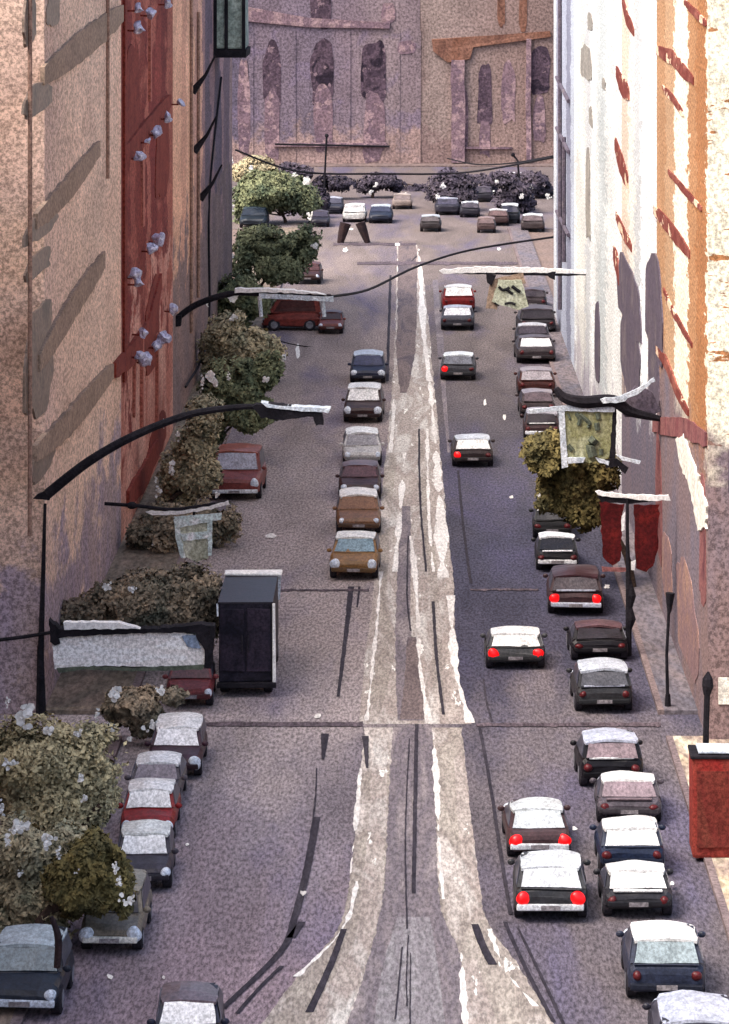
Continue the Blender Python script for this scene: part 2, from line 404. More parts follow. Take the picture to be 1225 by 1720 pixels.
def building(name, label, sx, y0, y1, h, mat, depth=14, X=None):
    X = X or (LX if sx < 0 else RX)
    t = thing(name, label, 'building', (X + sx * depth / 2, (y0 + y1) / 2, 0))
    a, b = (X - depth, X) if sx < 0 else (X, X + depth)
    link('wall', box((a, y0, -.05), (b, y1, h)), mat, t, world=True)
    link('roof', box((a + .3, y0 + .3, h + .003), (b - .3, y1 - .3, h + .25)), M['roofing'], t, world=True)
    return t
M['roofing'] = wash('flat_roofing', (120, 110, 112), (96, 90, 96), gscale=4)
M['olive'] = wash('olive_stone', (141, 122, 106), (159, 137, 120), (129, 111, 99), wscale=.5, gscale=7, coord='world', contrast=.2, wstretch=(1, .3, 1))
M['olivewin'] = wash('dim_window', (112, 99, 89), (134, 115, 102), (99, 89, 82), wscale=.5, gscale=7, coord='world', rough=.5)
M['brick'] = wash('dark_brick', (112, 46, 40), (134, 62, 50), wscale=.8, gscale=7, coord='world')
M['pinkstone'] = wash('pink_stone', (176, 112, 98), (160, 92, 80), wscale=.8, gscale=7, coord='world')
M['brown'] = wash('brown_line', (138, 110, 98), (160, 130, 114), wscale=.8, gscale=7, coord='world')

def face_stroke(sx, pts, w, out, seed=0, amp=2.0, taper=.35):
    # an irregular raised band on a wall, given where it shows in the photograph and lying in the wall's own plane
    n = len(pts); U, Lo = [], []
    P = [pts[0]]
    for (x0, y0), (x1, y1) in zip(pts, pts[1:]):
        m = max(2, int(math.hypot(x1 - x0, y1 - y0) / 6))
        P += [(x0 + (x1 - x0) * k / m, y0 + (y1 - y0) * k / m) for k in range(1, m + 1)]
    N = len(P)
    for i, (x, Y) in enumerate(P):
        t = i / (N - 1); q = taper + (1 - taper) * math.sin(math.pi * min(1, max(0, .06 + .9 * t))) ** .6
        h = w * q / 2
        U.append((x, Y - h + amp * noise.noise(Vector((i * .6, seed, 2))))); Lo.append((x, Y + h + amp * noise.noise(Vector((i * .6, seed, 8)))))
    f = (lambda x, Y: (dl(x), zl(x, Y))) if sx < 0 else (lambda x, Y: (dr(x), zr(x, Y)))
    return face_shape(sx, [f(*p) for p in U + Lo[::-1]], out)
# left row
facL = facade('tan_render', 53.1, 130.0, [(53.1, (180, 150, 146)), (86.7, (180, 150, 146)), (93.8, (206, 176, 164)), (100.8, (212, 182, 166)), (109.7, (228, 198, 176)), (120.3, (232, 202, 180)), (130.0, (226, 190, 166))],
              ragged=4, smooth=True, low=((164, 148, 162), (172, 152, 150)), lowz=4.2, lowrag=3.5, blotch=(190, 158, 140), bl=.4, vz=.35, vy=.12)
facN = facade('near_render', 30, 99, [(30, (180, 150, 146)), (99, (184, 154, 148))], smooth=True)
building('tan_building', 'rose tan building before the alley, added out of view to shade the near street', -1, 40, 98.9, 23.6, facN, X=-14.6)  # unseen block, added so its shade falls on the near left street
b = building('tan_building', 'tall tan building at far left with olive ledges and dim windows', -1, 102.8, 130, 25, facL)
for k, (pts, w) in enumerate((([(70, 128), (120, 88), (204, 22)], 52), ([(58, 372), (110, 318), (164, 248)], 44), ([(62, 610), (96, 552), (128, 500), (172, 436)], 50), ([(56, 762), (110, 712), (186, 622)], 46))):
    link('ledge', face_stroke(-1, pts, w, .10 + .01 * k, k, 5), M['olive'], b, world=True)  # shallow ledge; its darker olive paints in the shadow at each floor
for xa, xb, Ya, Yb in ((40, 88, 140, 188), (46, 96, 352, 396), (44, 84, 424, 460), (46, 88, 500, 690), (40, 60, -20, 70), (78, 100, -10, 44), (56, 92, 740, 792)):
    xm = (xa + xb) / 2
    w = link('window', face_shape(-1, blob_pts(dl(xa), dl(xb), zl(xm, Yb), zl(xm, Ya), seed=xa, amp=.35), .035), M['olivewin'], b, world=True)
for xx, Ya, Yb in ((44, -60, 900), (176, -40, 300)):
    d = dl(xx)
    link('downpipe', tube([(LX + .12, d, zl(xx, Yb)), (LX + .12, d, zl(xx, Ya))], .07), M['brown'], b, world=True)

facR = facade('red_brick', 130.0, 158.3, [(130.0, (132, 62, 54)), (132.0, (116, 48, 44)), (134.9, (148, 78, 66)), (136.7, (128, 58, 50)), (140.7, (118, 50, 46)), (142.4, (170, 100, 86)), (144.2, (126, 54, 50)), (148.6, (140, 66, 58)), (151.3, (120, 54, 50)), (154.8, (158, 92, 78))],
              ragged=1.6, vz=.32, vy=.22, blotch=(176, 104, 88), bl=.7, low=((206, 156, 140), (172, 108, 94)), lowz=7.5, lowrag=6)
b = building('red_building', 'tall dark red brick building hung with pale lamps', -1, 130, 158.3, 24.4, facR)
for k, (pts, w) in enumerate((([(206, 262), (250, 214), (284, 168)], 40), ([(190, 622), (216, 598), (246, 560), (268, 470)], 44), ([(212, 838), (240, 800), (262, 748)], 44))):
    link('ledge', face_stroke(-1, pts, w, .12 + .01 * k, k + 9, 5), M['brick'], b, world=True)
for xx, Ya, Yb in ((207, -60, 640), (236, 560, 720), (250, 10, 170), (238, 240, 380), (262, 560, 720), (224, 600, 700)):
    d = dl(xx)
    link('pilaster', box(*face_box(-1, d - .35, d + .35, max(.2, zl(xx, Yb)), zl(xx, Ya), .12)), M['brick'] if xx < 215 else M['pinkstone'], b, wob=.06, wf=1, seed=xx, world=True)
for xx, Ya, Yb, w in ((272, 170, 330, 4), (255, 480, 620, 4), (265, 700, 850, 5), (222, 80, 240, 3)):
    d = dl(xx)
    link('window', face_shape(-1, blob_pts(d - w, d + w, max(.4, zl(xx, Yb)), zl(xx, Ya), seed=xx, amp=.3), .04), M['brick'], b, world=True)

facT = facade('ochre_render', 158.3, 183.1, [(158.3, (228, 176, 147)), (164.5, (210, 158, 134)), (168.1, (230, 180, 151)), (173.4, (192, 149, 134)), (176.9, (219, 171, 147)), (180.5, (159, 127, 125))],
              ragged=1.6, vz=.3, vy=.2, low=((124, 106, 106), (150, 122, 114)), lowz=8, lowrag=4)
b = building('ochre_building', 'narrow ochre building between the red front and the dark one', -1, 158.3, 183.1, 23.8, facT)
for xx, Ya, Yb in ((318, -60, 560), (330, 20, 500)):
    link('downpipe', tube([(LX + .12, dl(xx), max(0, zl(xx, Yb))), (LX + .12, dl(xx), zl(xx, Ya))], .09), M['brown'], b, world=True)
for xx, Y in ((323, 155), (326, 255), (336, 335)):
    p = Vector((LX, dl(xx), zl(xx, Y)))
    link('bracket', tube([p, p + Vector((.7, 0, .9)), p + Vector((1.2, 0, 1.9))], [.22, .09, .05]), M['dark'], b, world=True)
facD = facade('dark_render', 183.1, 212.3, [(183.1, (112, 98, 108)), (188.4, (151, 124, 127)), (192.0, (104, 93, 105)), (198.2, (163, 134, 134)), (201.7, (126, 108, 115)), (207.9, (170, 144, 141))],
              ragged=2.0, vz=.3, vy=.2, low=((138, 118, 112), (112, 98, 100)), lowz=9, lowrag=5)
b = building('dark_building', 'narrow dark plum building with a pale green bay near its top', -1, 183.1, 211, 24.6, facD)
y = 191
p0, p1 = D(362, -30, y), D(411, 82, y)
link('bay_window', box((LX - .02, y, p1.z), (p1.x, y + 5, p0.z), bev=.1), wash('pale_green_panel', (160, 172, 162), (128, 142, 134), (176, 186, 176), wscale=.6, gscale=4, coord='world'), b, wob=.08, world=True)
for X in (LX + .1, LX + .75, p1.x - .05):
    link('bay_frame', box((X - .10, y - .12, p1.z - .5), (X + .10, y + .02, p0.z)), M['dark'], b, world=True)
link('bay_frame', box((LX, y - .15, p1.z - .5), (p1.x + .1, y + 5.1, p1.z - .02)), M['dark'], b, wob=.06, world=True)

# right row
M['rred'] = wash('brick_red_ledge', (136, 74, 64), (118, 56, 50), (160, 100, 86), wscale=1.4, gscale=8, coord='world', fleck=.42, fleckcol=(240, 210, 180), fscale=1.6, wstretch=(1, .3, 1))
M['plumwin'] = wash('plum_window', (108, 98, 108), (92, 84, 98), (120, 110, 114), wscale=.6, gscale=8, coord='world', rough=.6)
M['greywin'] = wash('grey_window', (170, 166, 156), (140, 136, 132), wscale=.8, gscale=6, coord='world')
plum = ((108, 102, 116), (122, 110, 118))  # purple street-level shade, painted into the lower walls
st = lambda L: [(dr(x), c) for x, c in sorted(L, reverse=True)]
facLi = facade('lilac_render', 178, 207, [(178, (194, 202, 216)), (184, (145, 148, 168)), (189, (182, 188, 206)), (196, (161, 164, 183)), (202, (219, 224, 230))], ragged=1.2, vz=1.5, vy=.3)
b = building('lilac_building', 'narrow lilac grey building where the right row ends', 1, 180.1, 206, 24.2, facLi)
for xx, Ya, Yb in ((944, -40, 520), (951, 230, 440)):
    link('downpipe', tube([(RX - .12, dr(xx), zr(xx, Yb)), (RX - .12, dr(xx), zr(xx, Ya))], .12), M['plumwin'], b, world=True)
for Y in (215, 355, 130):
    d0, d1 = dr(938), dr(958)
    link('brace', tube([(RX - .1, d0, zr(938, Y)), (RX - .1, d1, zr(958, Y + 40))], .12), M['plumwin'], b, world=True)
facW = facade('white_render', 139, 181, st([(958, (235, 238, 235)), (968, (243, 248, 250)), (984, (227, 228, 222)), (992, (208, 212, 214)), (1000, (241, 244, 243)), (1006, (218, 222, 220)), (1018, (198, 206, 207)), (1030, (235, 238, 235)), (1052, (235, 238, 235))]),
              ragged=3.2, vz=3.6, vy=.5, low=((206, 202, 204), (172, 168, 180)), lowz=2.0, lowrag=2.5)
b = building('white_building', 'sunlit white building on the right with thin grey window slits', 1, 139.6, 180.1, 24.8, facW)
for xa, xb, Ya, Yb in ((976, 994, 74, 134), (988, 996, 22, 50), (985, 992, 248, 400), (1012, 1018, 130, 150), (1000, 1009, 504, 640), (990, 996, 180, 212)):
    xm = (xa + xb) / 2
    link('window', face_shape(1, blob_pts(dr(xa), dr(xb), max(.3, zr(xm, Yb)), zr(xm, Ya), seed=xa, amp=.3), .035), M['plumwin'] if Ya > 500 else M['greywin'], b, world=True)
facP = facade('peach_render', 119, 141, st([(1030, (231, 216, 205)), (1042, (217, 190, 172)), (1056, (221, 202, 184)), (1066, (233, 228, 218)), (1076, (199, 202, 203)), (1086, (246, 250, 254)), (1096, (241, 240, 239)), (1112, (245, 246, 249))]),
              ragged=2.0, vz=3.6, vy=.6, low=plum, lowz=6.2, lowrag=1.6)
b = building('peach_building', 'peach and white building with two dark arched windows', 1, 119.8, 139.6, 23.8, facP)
for xa, xb, Ya, Yb in ((1038, 1076, 442, 560), (1046, 1078, 540, 668), (1086, 1114, 438, 600), (1090, 1108, 560, 680)):
    xm = (xa + xb) / 2
    link('window', face_shape(1, blob_pts(dr(xa), dr(xb), zr(xm, Yb), zr(xm, Ya), seed=xa, amp=.3), .05 if Yb < 610 else .04), M['plumwin'], b, world=True)
for k, (pts, w) in enumerate((([(1046, 0), (1054, 30), (1066, 54)], 26), ([(1036, 120), (1044, 140), (1058, 160)], 34), ([(1034, 240), (1042, 268), (1056, 306)], 40), ([(1036, 362), (1046, 386), (1062, 416)], 22), ([(1032, 424), (1038, 444), (1042, 470)], 40))):
    link('balcony', face_stroke(1, pts, w, .04 + .004 * k, k, 4, .3), M['rred'], b, world=True)
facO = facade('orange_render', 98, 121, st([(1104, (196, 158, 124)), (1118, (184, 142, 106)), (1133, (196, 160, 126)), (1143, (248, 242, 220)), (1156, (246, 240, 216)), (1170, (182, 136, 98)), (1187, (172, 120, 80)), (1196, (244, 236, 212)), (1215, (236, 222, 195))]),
              ragged=1.2, vz=3.2, vy=.7, low=((120, 112, 124), (136, 114, 112)), lowz=8.6, lowrag=1.3)  # lower wall coloured purple for the shade at street level
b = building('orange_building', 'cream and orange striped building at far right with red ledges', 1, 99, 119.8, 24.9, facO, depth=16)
for k, (pts, w) in enumerate((([(1104, 84), (1130, 96), (1152, 122), (1166, 136)], 26), ([(1114, 146), (1132, 166), (1150, 194)], 14), ([(1124, 288), (1148, 316), (1180, 352)], 13), ([(1100, 352), (1124, 380), (1146, 408), (1160, 428)], 26), ([(1116, 486), (1130, 520), (1164, 580)], 13), ([(1104, 586), (1122, 612), (1140, 660), (1158, 694)], 22), ([(1152, 4), (1170, 22), (1188, 40)], 14))):
    link('balcony', face_stroke(1, pts, w, .04 + .004 * k, k + 20, 4, .3), M['rred'], b, world=True)
M['maroon'] = wash('maroon_front', (124, 72, 76), (144, 96, 94), (104, 62, 68), wscale=.6, gscale=8, coord='world')
M['brownfront'] = wash('brown_front', (156, 124, 114), (138, 112, 116), (168, 134, 120), wscale=.5, gscale=8, coord='world')
for xa, xb, Ya, Yb, mt in ((1102, 1112, 742, 940, 'maroon'), (1176, 1186, 800, 1010, 'maroon'), (1136, 1172, 960, 1110, 'brownfront'), (1112, 1130, 900, 1010, 'brownfront')):
    xm = (xa + xb) / 2
    link('shopfront', face_shape(1, blob_pts(dr(xa), dr(xb), max(.2, zr(xm, Yb)), zr(xm, Ya), seed=xa, amp=.3), .02), M[mt], b, world=True)
M['ragwhite'] = wash('peeling_white', (248, 244, 232), (226, 220, 208), wscale=1.5, gscale=8, coord='world')
link('fascia', face_stroke(1, [(1098, 714), (1120, 716), (1150, 718), (1188, 738)], 34, .05, 31, 5, .5), M['maroon'], b, world=True)
WP = [(1138, 738), (1152, 730), (1160, 760), (1176, 800), (1190, 850), (1188, 885), (1176, 892), (1168, 850), (1158, 806), (1148, 790)]
WP = [(x + 3 * noise.noise(Vector((i * .9, 2, 1))), Y + 5 * noise.noise(Vector((i * .7, 6, 1)))) for i, (x, Y) in enumerate([(x0 + (x1 - x0) * k / 5, y0 + (y1 - y0) * k / 5) for (x0, y0), (x1, y1) in zip(WP, WP[1:] + WP[:1]) for k in range(5)])]
link('painted_panel', face_shape(1, [(dr(x), zr(x, Y)) for x, Y in WP], .07), M['ragwhite'], b, world=True)
for z0, z1, x0, x1, mt in ((7.6, 8.9, 9.6, 16, 'plumwin'), (.4, 6, 10.2, 13, 'brownfront'), (1.2, 2.0, 9.3, 9.9, 'ragwhite')):
    link('shopfront', box((x0, 98.93, z0), (x1, 99.05, z1)), M[mt], b, world=True)

# far end of the street
yf = 330
def fx(x): return (x - CX) * yf / F
def fz(Y): return HC - (Y - CY) * yf / F
facF = facade('mauve_stone', -26, 1, [(-26, (93, 88, 104)), (-18, (95, 88, 104)), (-15, (120, 107, 118)), (-9, (114, 103, 116)), (-6, (126, 111, 120)), (-2.5, (137, 122, 126)), (1, (124, 109, 115))],
              ragged=1.4, smooth=True, axis=0, vz=.25, vy=.6, gscale=4, blotch=(116, 104, 128), bl=.45, low=((164, 140, 136), (146, 124, 120)), lowz=3)
facG = facade('rose_stone', .5, 18, [(.5, (126, 108, 105)), (2, (149, 132, 127)), (6, (141, 123, 119)), (10, (137, 116, 111)), (16, (124, 106, 103))],
              ragged=1.4, smooth=True, axis=0, vz=.25, vy=.6, gscale=4, low=((146, 124, 118), (128, 108, 106)), lowz=3)
M['farwin'] = wash('shadowy_arch', (66, 54, 66), (92, 76, 88), (44, 36, 48), wscale=.6, gscale=4, coord='world', contrast=.1, fleck=.38, fleckcol=(128, 108, 116), fscale=1.1)
M['fargrey'] = wash('mauve_recess', (108, 90, 102), (128, 106, 114), wscale=.5, gscale=4, coord='world', fleck=.47, fleckcol=(152, 128, 132), fscale=1.0)
M['farbrown'] = wash('brown_cornice', (112, 76, 62), (130, 94, 80), (96, 66, 58), wscale=.5, gscale=4, coord='world')
def far_building(name, label, x0, x1, mat, h):
    t = thing(name, label, 'building', ((fx(x0) + fx(x1)) / 2, yf + 8, 0))
    link('wall', box((fx(x0), yf, -.05), (fx(x1), yf + 16, h)), mat, t, world=True)
    link('roof', box((fx(x0) + .4, yf + .4, h + .003), (fx(x1) - .4, yf + 15.6, h + .3)), M['roofing'], t, world=True)
    return t
def far_shape(x0, x1, Y0, Y1, out, mat, name, par, seed, amp=.25):
    pts = blob_pts(fx(x0), fx(x1), fz(Y1), fz(Y0), seed=seed, amp=amp, n=30)
    bm = slab([(a, yf - out, z) for a, z in pts], Vector((0, out + .04, 0)))
    return link(name, bm, mat, par, world=True)
t = far_building('stone_building', 'mauve stone building with tall dark arches closing the street', 280, 706, facF, 27)
for i, (x0, x1, Y0, Y1, m) in enumerate(((442, 474, 72, 176, 'farwin'), (444, 470, 150, 262, 'fargrey'), (522, 562, 66, 172, 'farwin'), (528, 558, 140, 256, 'fargrey'), (608, 650, 66, 178, 'farwin'),
                                         (610, 646, 150, 272, 'fargrey'), (520, 556, -40, 46, 'farwin'), (640, 664, 6, 36, 'fargrey'), (400, 420, 100, 260, 'fargrey'), (668, 700, 68, 90, 'fargrey'))):
    far_shape(x0, x1, Y0, Y1, .04 + .004 * i, M[m], 'window', t, i)
for x, w in ((422, 8), (492, 10), (585, 8), (668, 8), (700, 14)):
    link('pilaster', box((fx(x - w / 2), yf - .07, .2), (fx(x + w / 2), yf + .02, fz(52))), facF, t, wob=.05, world=True)
link('cornice', slab([(fx(400), yf - .25, fz(8)), (fx(520), yf - .25, fz(30)), (fx(655), yf - .25, fz(38)), (fx(655), yf - .25, fz(48)), (fx(520), yf - .25, fz(46)), (fx(400), yf - .25, fz(34))], Vector((0, .27, 0))), M['fargrey'], t, wob=.1, world=True)
link('string_course', box((fx(460), yf - .35, fz(246)), (fx(650), yf + .02, fz(240))), M['fargrey'], t, wob=.05, world=True)
t = far_building('stone_building', 'rose stone building with a brown cornice beside the mauve one', 706.5, 960, facG, 26)
for i, (x0, x1, Y0, Y1, m) in enumerate(((802, 826, 104, 212, 'farwin'), (842, 866, 100, 206, 'fargrey'), (890, 924, 80, 154, 'farwin'), (770, 786, 150, 260, 'fargrey'), (836, 848, -30, 48, 'farbrown'), (872, 886, -30, 50, 'farbrown'), (806, 824, 200, 262, 'fargrey'), (896, 916, 160, 240, 'fargrey'))):
    far_shape(x0, x1, Y0, Y1, .04 + .004 * i, M[m], 'window', t, i + 20)
link('cornice', slab([(fx(726), yf - .3, fz(66)), (fx(925), yf - .3, fz(52)), (fx(925), yf - .3, fz(62)), (fx(795), yf - .3, fz(78)), (fx(790), yf - .3, fz(98)), (fx(752), yf - .3, fz(104)), (fx(728), yf - .3, fz(86))], Vector((0, .32, 0))), M['farbrown'], t, wob=.12, world=True)
link('column', box((fx(758), yf - .5, .2), (fx(780), yf + .02, fz(100)), sub=4), M['fargrey'], t, wob=.15, wf=.5, world=True)
link('column', box((fx(884), yf - .4, .2), (fx(892), yf + .02, fz(66)), sub=3), M['fargrey'], t, wob=.12, wf=.5, world=True)
link('string_course', box((fx(765), yf - .35, fz(250)), (fx(860), yf + .02, fz(246))), M['fargrey'], t, wob=.05, world=True)

# lamps along the red building
M['lilac'] = wash('lilac_glass', (206, 206, 226), (176, 176, 204), (226, 226, 236), wscale=3, gscale=10, rough=.4)
for x, Y, r in ((214, 47, .3), (236, 22, .3), (266, 4, .26), (216, 262, .32), (246, 222, .34), (266, 196, .26), (288, 172, .24), (232, 236, .2), (250, 402, .42), (238, 418, .3), (208, 462, .34), (214, 474, .26), (276, 519, .34), (258, 568, .42), (246, 580, .3), (226, 604, .4), (216, 596, .28), (222, 558, .26), (214, 14, .24)):
    p = Vector((LX + .45, dl(x), zl(x, Y)))
    t = thing('wall_lamp', 'small pale lilac lamp on a bracket from the red brick front', 'lamp', p, 0, 'pale lamps along the red building')
    bm = bmesh.new(); r *= .7; add_ball(bm, (0, 0, 0), (r, r * 1.3, r), 12)
    link('lamp_globe', bm, M['lilac'], t, wob=.17, wf=4, seed=x)
    link('bracket', tube([(-.45, 0, -.1), (-.1, 0, -r * .6)], .04), M['brick'], t)

# ------------------------------------------------------------------ vehicles
KIND = {  # cabin: rear base, rear top, front top, front base; height; body shoulder; length
    'sedan': (-.80, -.46, .10, .46, 1.36, .92, 4.2),
    'hatch': (-.97, -.70, .08, .46, 1.40, .95, 3.8),
    'wagon': (-.98, -.84, .12, .46, 1.46, .95, 4.3),
    'suv':   (-.97, -.82, .14, .44, 1.72, 1.08, 4.3),
    'van':   (-.985, -.94, .50, .80, 2.0, 1.15, 4.6),
}
NC = [0]
def lathe_x(bm, c, prof, n=18):
    rings = []
    for x, r in prof:
        rings.append([bm.verts.new((c[0] + x, c[1] + r * math.cos(2 * math.pi * k / n), c[2] + r * math.sin(2 * math.pi * k / n))) for k in range(n)])
    for a, b2 in zip(rings, rings[1:]):
        for k in range(n): bm.faces.new((a[k], a[(k + 1) % n], b2[(k + 1) % n], b2[k]))
    bm.faces.new(rings[0]); bm.faces.new(rings[-1])
def car(kind, xc, Yb, wpx, front, body, roof, glass, label, cat='car', name='parked_car', group='cars parked along the kerbs', hs=1.0, ls=1.0, trim=(236, 238, 242),
        tails=(1, 1), heads=False, far=False, rot=None, side=None, bumper=True, lid=None):
    """front: the car's front faces the viewer. tails: which tail lamps are lit (left, right)."""
    NC[0] += 1; sd = NC[0]
    W = max(1.5, min(2.25, wpx / pxm(Yb))); rb, rt, ft, fb, H, SH, L = KIND[kind]
    s = W / 1.75; hs *= .9; ls *= .84; H *= hs * (s ** .5); SH *= hs * (s ** .5); L *= ls * (s ** .5)
    p = G(xc, Yb); rz = (math.pi if front else 0) if rot is None else rot
    half = L / 2 if rot is None else W / 2
    t = thing(name, label, cat, (p.x, p.y + half, 0), rz + R(random.uniform(-2, 2)), group)
    hw = W / 2; hl = L / 2
    wob = .07 if far else .045
    # body
    bm = bmesh.new(); rings = []
    for a, fw, zb, zt in ((-1, .80, .36, .74), (-.975, .91, .31, .88), (-.91, .97, .26, .97), (-.7, 1, .24, 1), (-.3, 1, .22, 1), (.1, 1, .22, .985), (.5, 1, .23, .95), (.8, .97, .26, .87), (.95, .90, .31, .78), (1, .78, .36, .66)):
        w = hw * fw; zt = SH * zt; zm = zb + (zt - zb) * .55
        half_s = [(0, zb), (w * .8, zb), (w * .97, zb + .1), (w, zm), (w * .965, zt - .09), (w * .86, zt - .005), (w * .5, zt + .015), (0, zt + .02)]
        ring = half_s + [(-x, z) for x, z in half_s[-2:0:-1]]
        rings.append([bm.verts.new((x, a * hl, z)) for x, z in ring])
    n = len(rings[0])
    for r0, r1 in zip(rings, rings[1:]):
        for k in range(n): bm.faces.new((r0[k], r0[(k + 1) % n], r1[(k + 1) % n], r1[k]))
    bm.faces.new(rings[0]); bm.faces.new(rings[-1])
    # cabin shell in the body colour
    wb, wt = hw * .93, hw * (.80 if kind != 'van' else .88)
    zb_, zt_ = SH * .97, H - .03
    bot = [(-wb, rb * hl, zb_), (wb, rb * hl, zb_), (wb, fb * hl, zb_), (-wb, fb * hl, zb_)]
    top = [(-wt, rt * hl, zt_), (wt, rt * hl, zt_), (wt, ft * hl, zt_), (-wt, ft * hl, zt_)]
    bv = [bm.verts.new(v) for v in bot]; tv = [bm.verts.new(v) for v in top]
    fs = [bm.faces.new(bv[::-1]), bm.faces.new(tv)] + [bm.faces.new((bv[k], bv[(k + 1) % 4], tv[(k + 1) % 4], tv[k])) for k in range(4)]
    bmesh.ops.bevel(bm, geom=[bm.edges.get((bv[k], tv[k])) for k in range(4)], offset=.09, segments=2, affect='EDGES')
    body = tuple(int(v * (.74 if max(body) < 130 else .95)) for v in body)
    link('body', bm, paint(body), t, smooth=False, wob=wob, seed=sd)
    # roof
    zr_ = H - .035
    bm = bmesh.new()
    m = 6; k4 = []
    for j in range(m + 1):
        y = (rt + (ft - rt) * j / m) * hl
        e = .05 if j in (0, m) else 0
        row = []
        for i in range(7):
            u = i / 3 - 1
            row.append(bm.verts.new((u * (wt + .03 - e), y + (-.05 if j == 0 else .05 if j == m else 0), zr_ + .075 * (1 - u * u) + .03 * math.sin(math.pi * j / m))))
        k4.append(row)
    for j in range(m):
        for i in range(6): bm.faces.new((k4[j][i], k4[j][i + 1], k4[j + 1][i + 1], k4[j + 1][i]))
    ex = bmesh.ops.extrude_face_region(bm, geom=list(bm.faces))
    bmesh.ops.translate(bm, verts=[e for e in ex['geom'] if isinstance(e, bmesh.types.BMVert)], vec=(0, 0, -.07))
    link('roof', bm, paint(roof, .35), t, smooth=False, wob=wob, seed=sd + .3)
    # glazing
    def panel(c0, c1, c2, c3, out, inset, mat, nm, par=t):
        c = [Vector(v) for v in (c0, c1, c2, c3)]; mid = sum(c, Vector()) / 4
        nrm = (c[1] - c[0]).cross(c[3] - c[0]).normalized()
        if nrm.dot(Vector(out)) < 0: nrm = -nrm
        q = [mid + (v - mid) * inset + nrm * .012 for v in c]
        bm = slab(q, nrm * .018)
        bmesh.ops.subdivide_edges(bm, edges=[e for e in bm.edges if e.calc_length() > .25], cuts=2, use_grid_fill=True)
        return link(nm, bm, mat, par, wob=wob * .8, seed=sd)
    gm = paint(glass, .22); om = paint(side, .25) if side else M['side']  # pale glass colours stand in for reflected sky
    panel(bot[0], bot[1], top[1], top[0], (0, -1, 0), .88, gm if not front else om, 'rear_window')
    panel(bot[2], bot[3], top[3], top[2], (0, 1, 0), .88, gm if front else om, 'windscreen')
    if not far:
        for i0, i1, ox in ((3, 0, -1), (1, 2, 1)):
            panel(bot[i0], bot[i1], top[i1], top[i0], (ox, 0, 0), .80, om, 'side_window')
    # wheels
    for sx in (-1, 1):
        for wy in (-.62, .60):
            if far and not ((wy < 0) != bool(front)): continue
            bm = bmesh.new(); r = .33 * min(1.1, s)
            lathe_x(bm, (sx * (hw - .13), wy * hl, r), ((-.12, r * .86), (-.10, r), (.10, r), (.12, r * .86)))
            wh = link('wheel', bm, M['tyre'], t)
            if not far:
                bm = bmesh.new(); lathe_x(bm, (sx * (hw - .13) + sx * .125, wy * hl, r), ((-.012, r * .6), (.012, r * .52)))
                link('rim', bm, M['rim'], wh)
    if far: return t
    # bumpers and lamps
    for e in (-1, 1):
        bm = box((-hw * .9, e * hl - .07, .34), (hw * .9, e * hl + .07, .50), bev=.04)
        near = (e < 0) != bool(front)
        link('bumper', bm, paint(trim) if (near and bumper) else paint(tuple(int(v * .7) for v in body)), t, wob=wob, seed=sd)
    ys = -hl * .975
    for i, sx in enumerate((-1, 1)):
        lit = tails and tails[i] and not front and rot is None
        bm = bmesh.new(); add_ball(bm, (sx * hw * .74, ys - .0, SH * .70), (.19 if lit else .13, .12, .17 if lit else .11), 12)
        link('taillight', bm, M['tail'] if lit else M['taildark'], t, smooth=True, wob=.05, wf=3, seed=sd + i)
    for sx in (-1, 1):
        bm = bmesh.new(); q = .19 if heads else .13
        add_ball(bm, (sx * hw * .76, hl * .96, SH * .66), (q, .11, q * 1.05), 12)
        link('headlight', bm, M['head'], t, smooth=True, wob=.05, wf=3, seed=sd)
    for e in (-1, 1):
        bm = box((-.24, e * (hl + .075) - .012, .36), (.24, e * (hl + .075) + .012, .47))
        link('number_plate', bm, M['plate'], t)
    for sx in (-1, 1):
        bm = bmesh.new(); add_ball(bm, (sx * (hw + .05), (fb - .12) * hl, SH * 1.03), (.10, .06, .08), 8)
        link('wing_mirror', bm, paint(body), t)
    if lid:
        bm = box((-hw * .7, -hl * .99, SH * .98), (hw * .7, -hl * .99 + .12, SH * 1.05), bev=.02)
        link('boot_trim', bm, paint(lid), t, wob=.02)
    return t

WH, PW, LAV = (252, 251, 248), (226, 230, 234), (196, 200, 216)  # white roofs and panes: sky highlights painted in as plain colour
PK = dict(); MV = dict(name='moving_car', group='cars driving up the right lane')
ON = dict(name='oncoming_car', group='queue of oncoming cars beside the track')
# right kerb, nearest first
car('wagon', 1178, 1830, 150, 0, (58, 56, 72), LAV, (52, 50, 66), 'charcoal car with lavender roof cut off by the bottom right corner', tails=None)
car('hatch', 1122, 1688, 134, 0, (62, 70, 96), WH, (150, 164, 168), 'slate blue car with a sea green rear window framed in white', tails=None, hs=1.05, bumper=False)
car('sedan', 1072, 1546, 118, 0, (66, 64, 72), WH, WH, 'dark grey car with white rear window just below the navy one', tails=None, hs=.86, ls=.7, bumper=False, lid=(250, 250, 248))
car('hatch', 1062, 1474, 112, 0, (50, 64, 98), WH, (250, 250, 250), 'navy blue car with white roof parked at the right kerb', tails=None, hs=.95, ls=.8, bumper=False)
car('sedan', 1060, 1388, 110, 0, (122, 112, 122), WH, (150, 132, 138), 'pinkish grey car with white roof between the black and navy cars', tails=None, hs=.86, ls=.8, bumper=False, lid=(128, 110, 116))
car('wagon', 1026, 1326, 108, 0, (30, 26, 34), LAV, (158, 138, 142), 'black car with a dusty pink rear window above a white strip', tails=None, ls=.7, bumper=False, lid=WH)
car('wagon', 1014, 1200, 98, 0, (70, 68, 72), (206, 212, 222), (92, 92, 98), 'dark grey car with two pale bars just above the dark seam line', tails=None, ls=.85, lid=LAV, bumper=False)
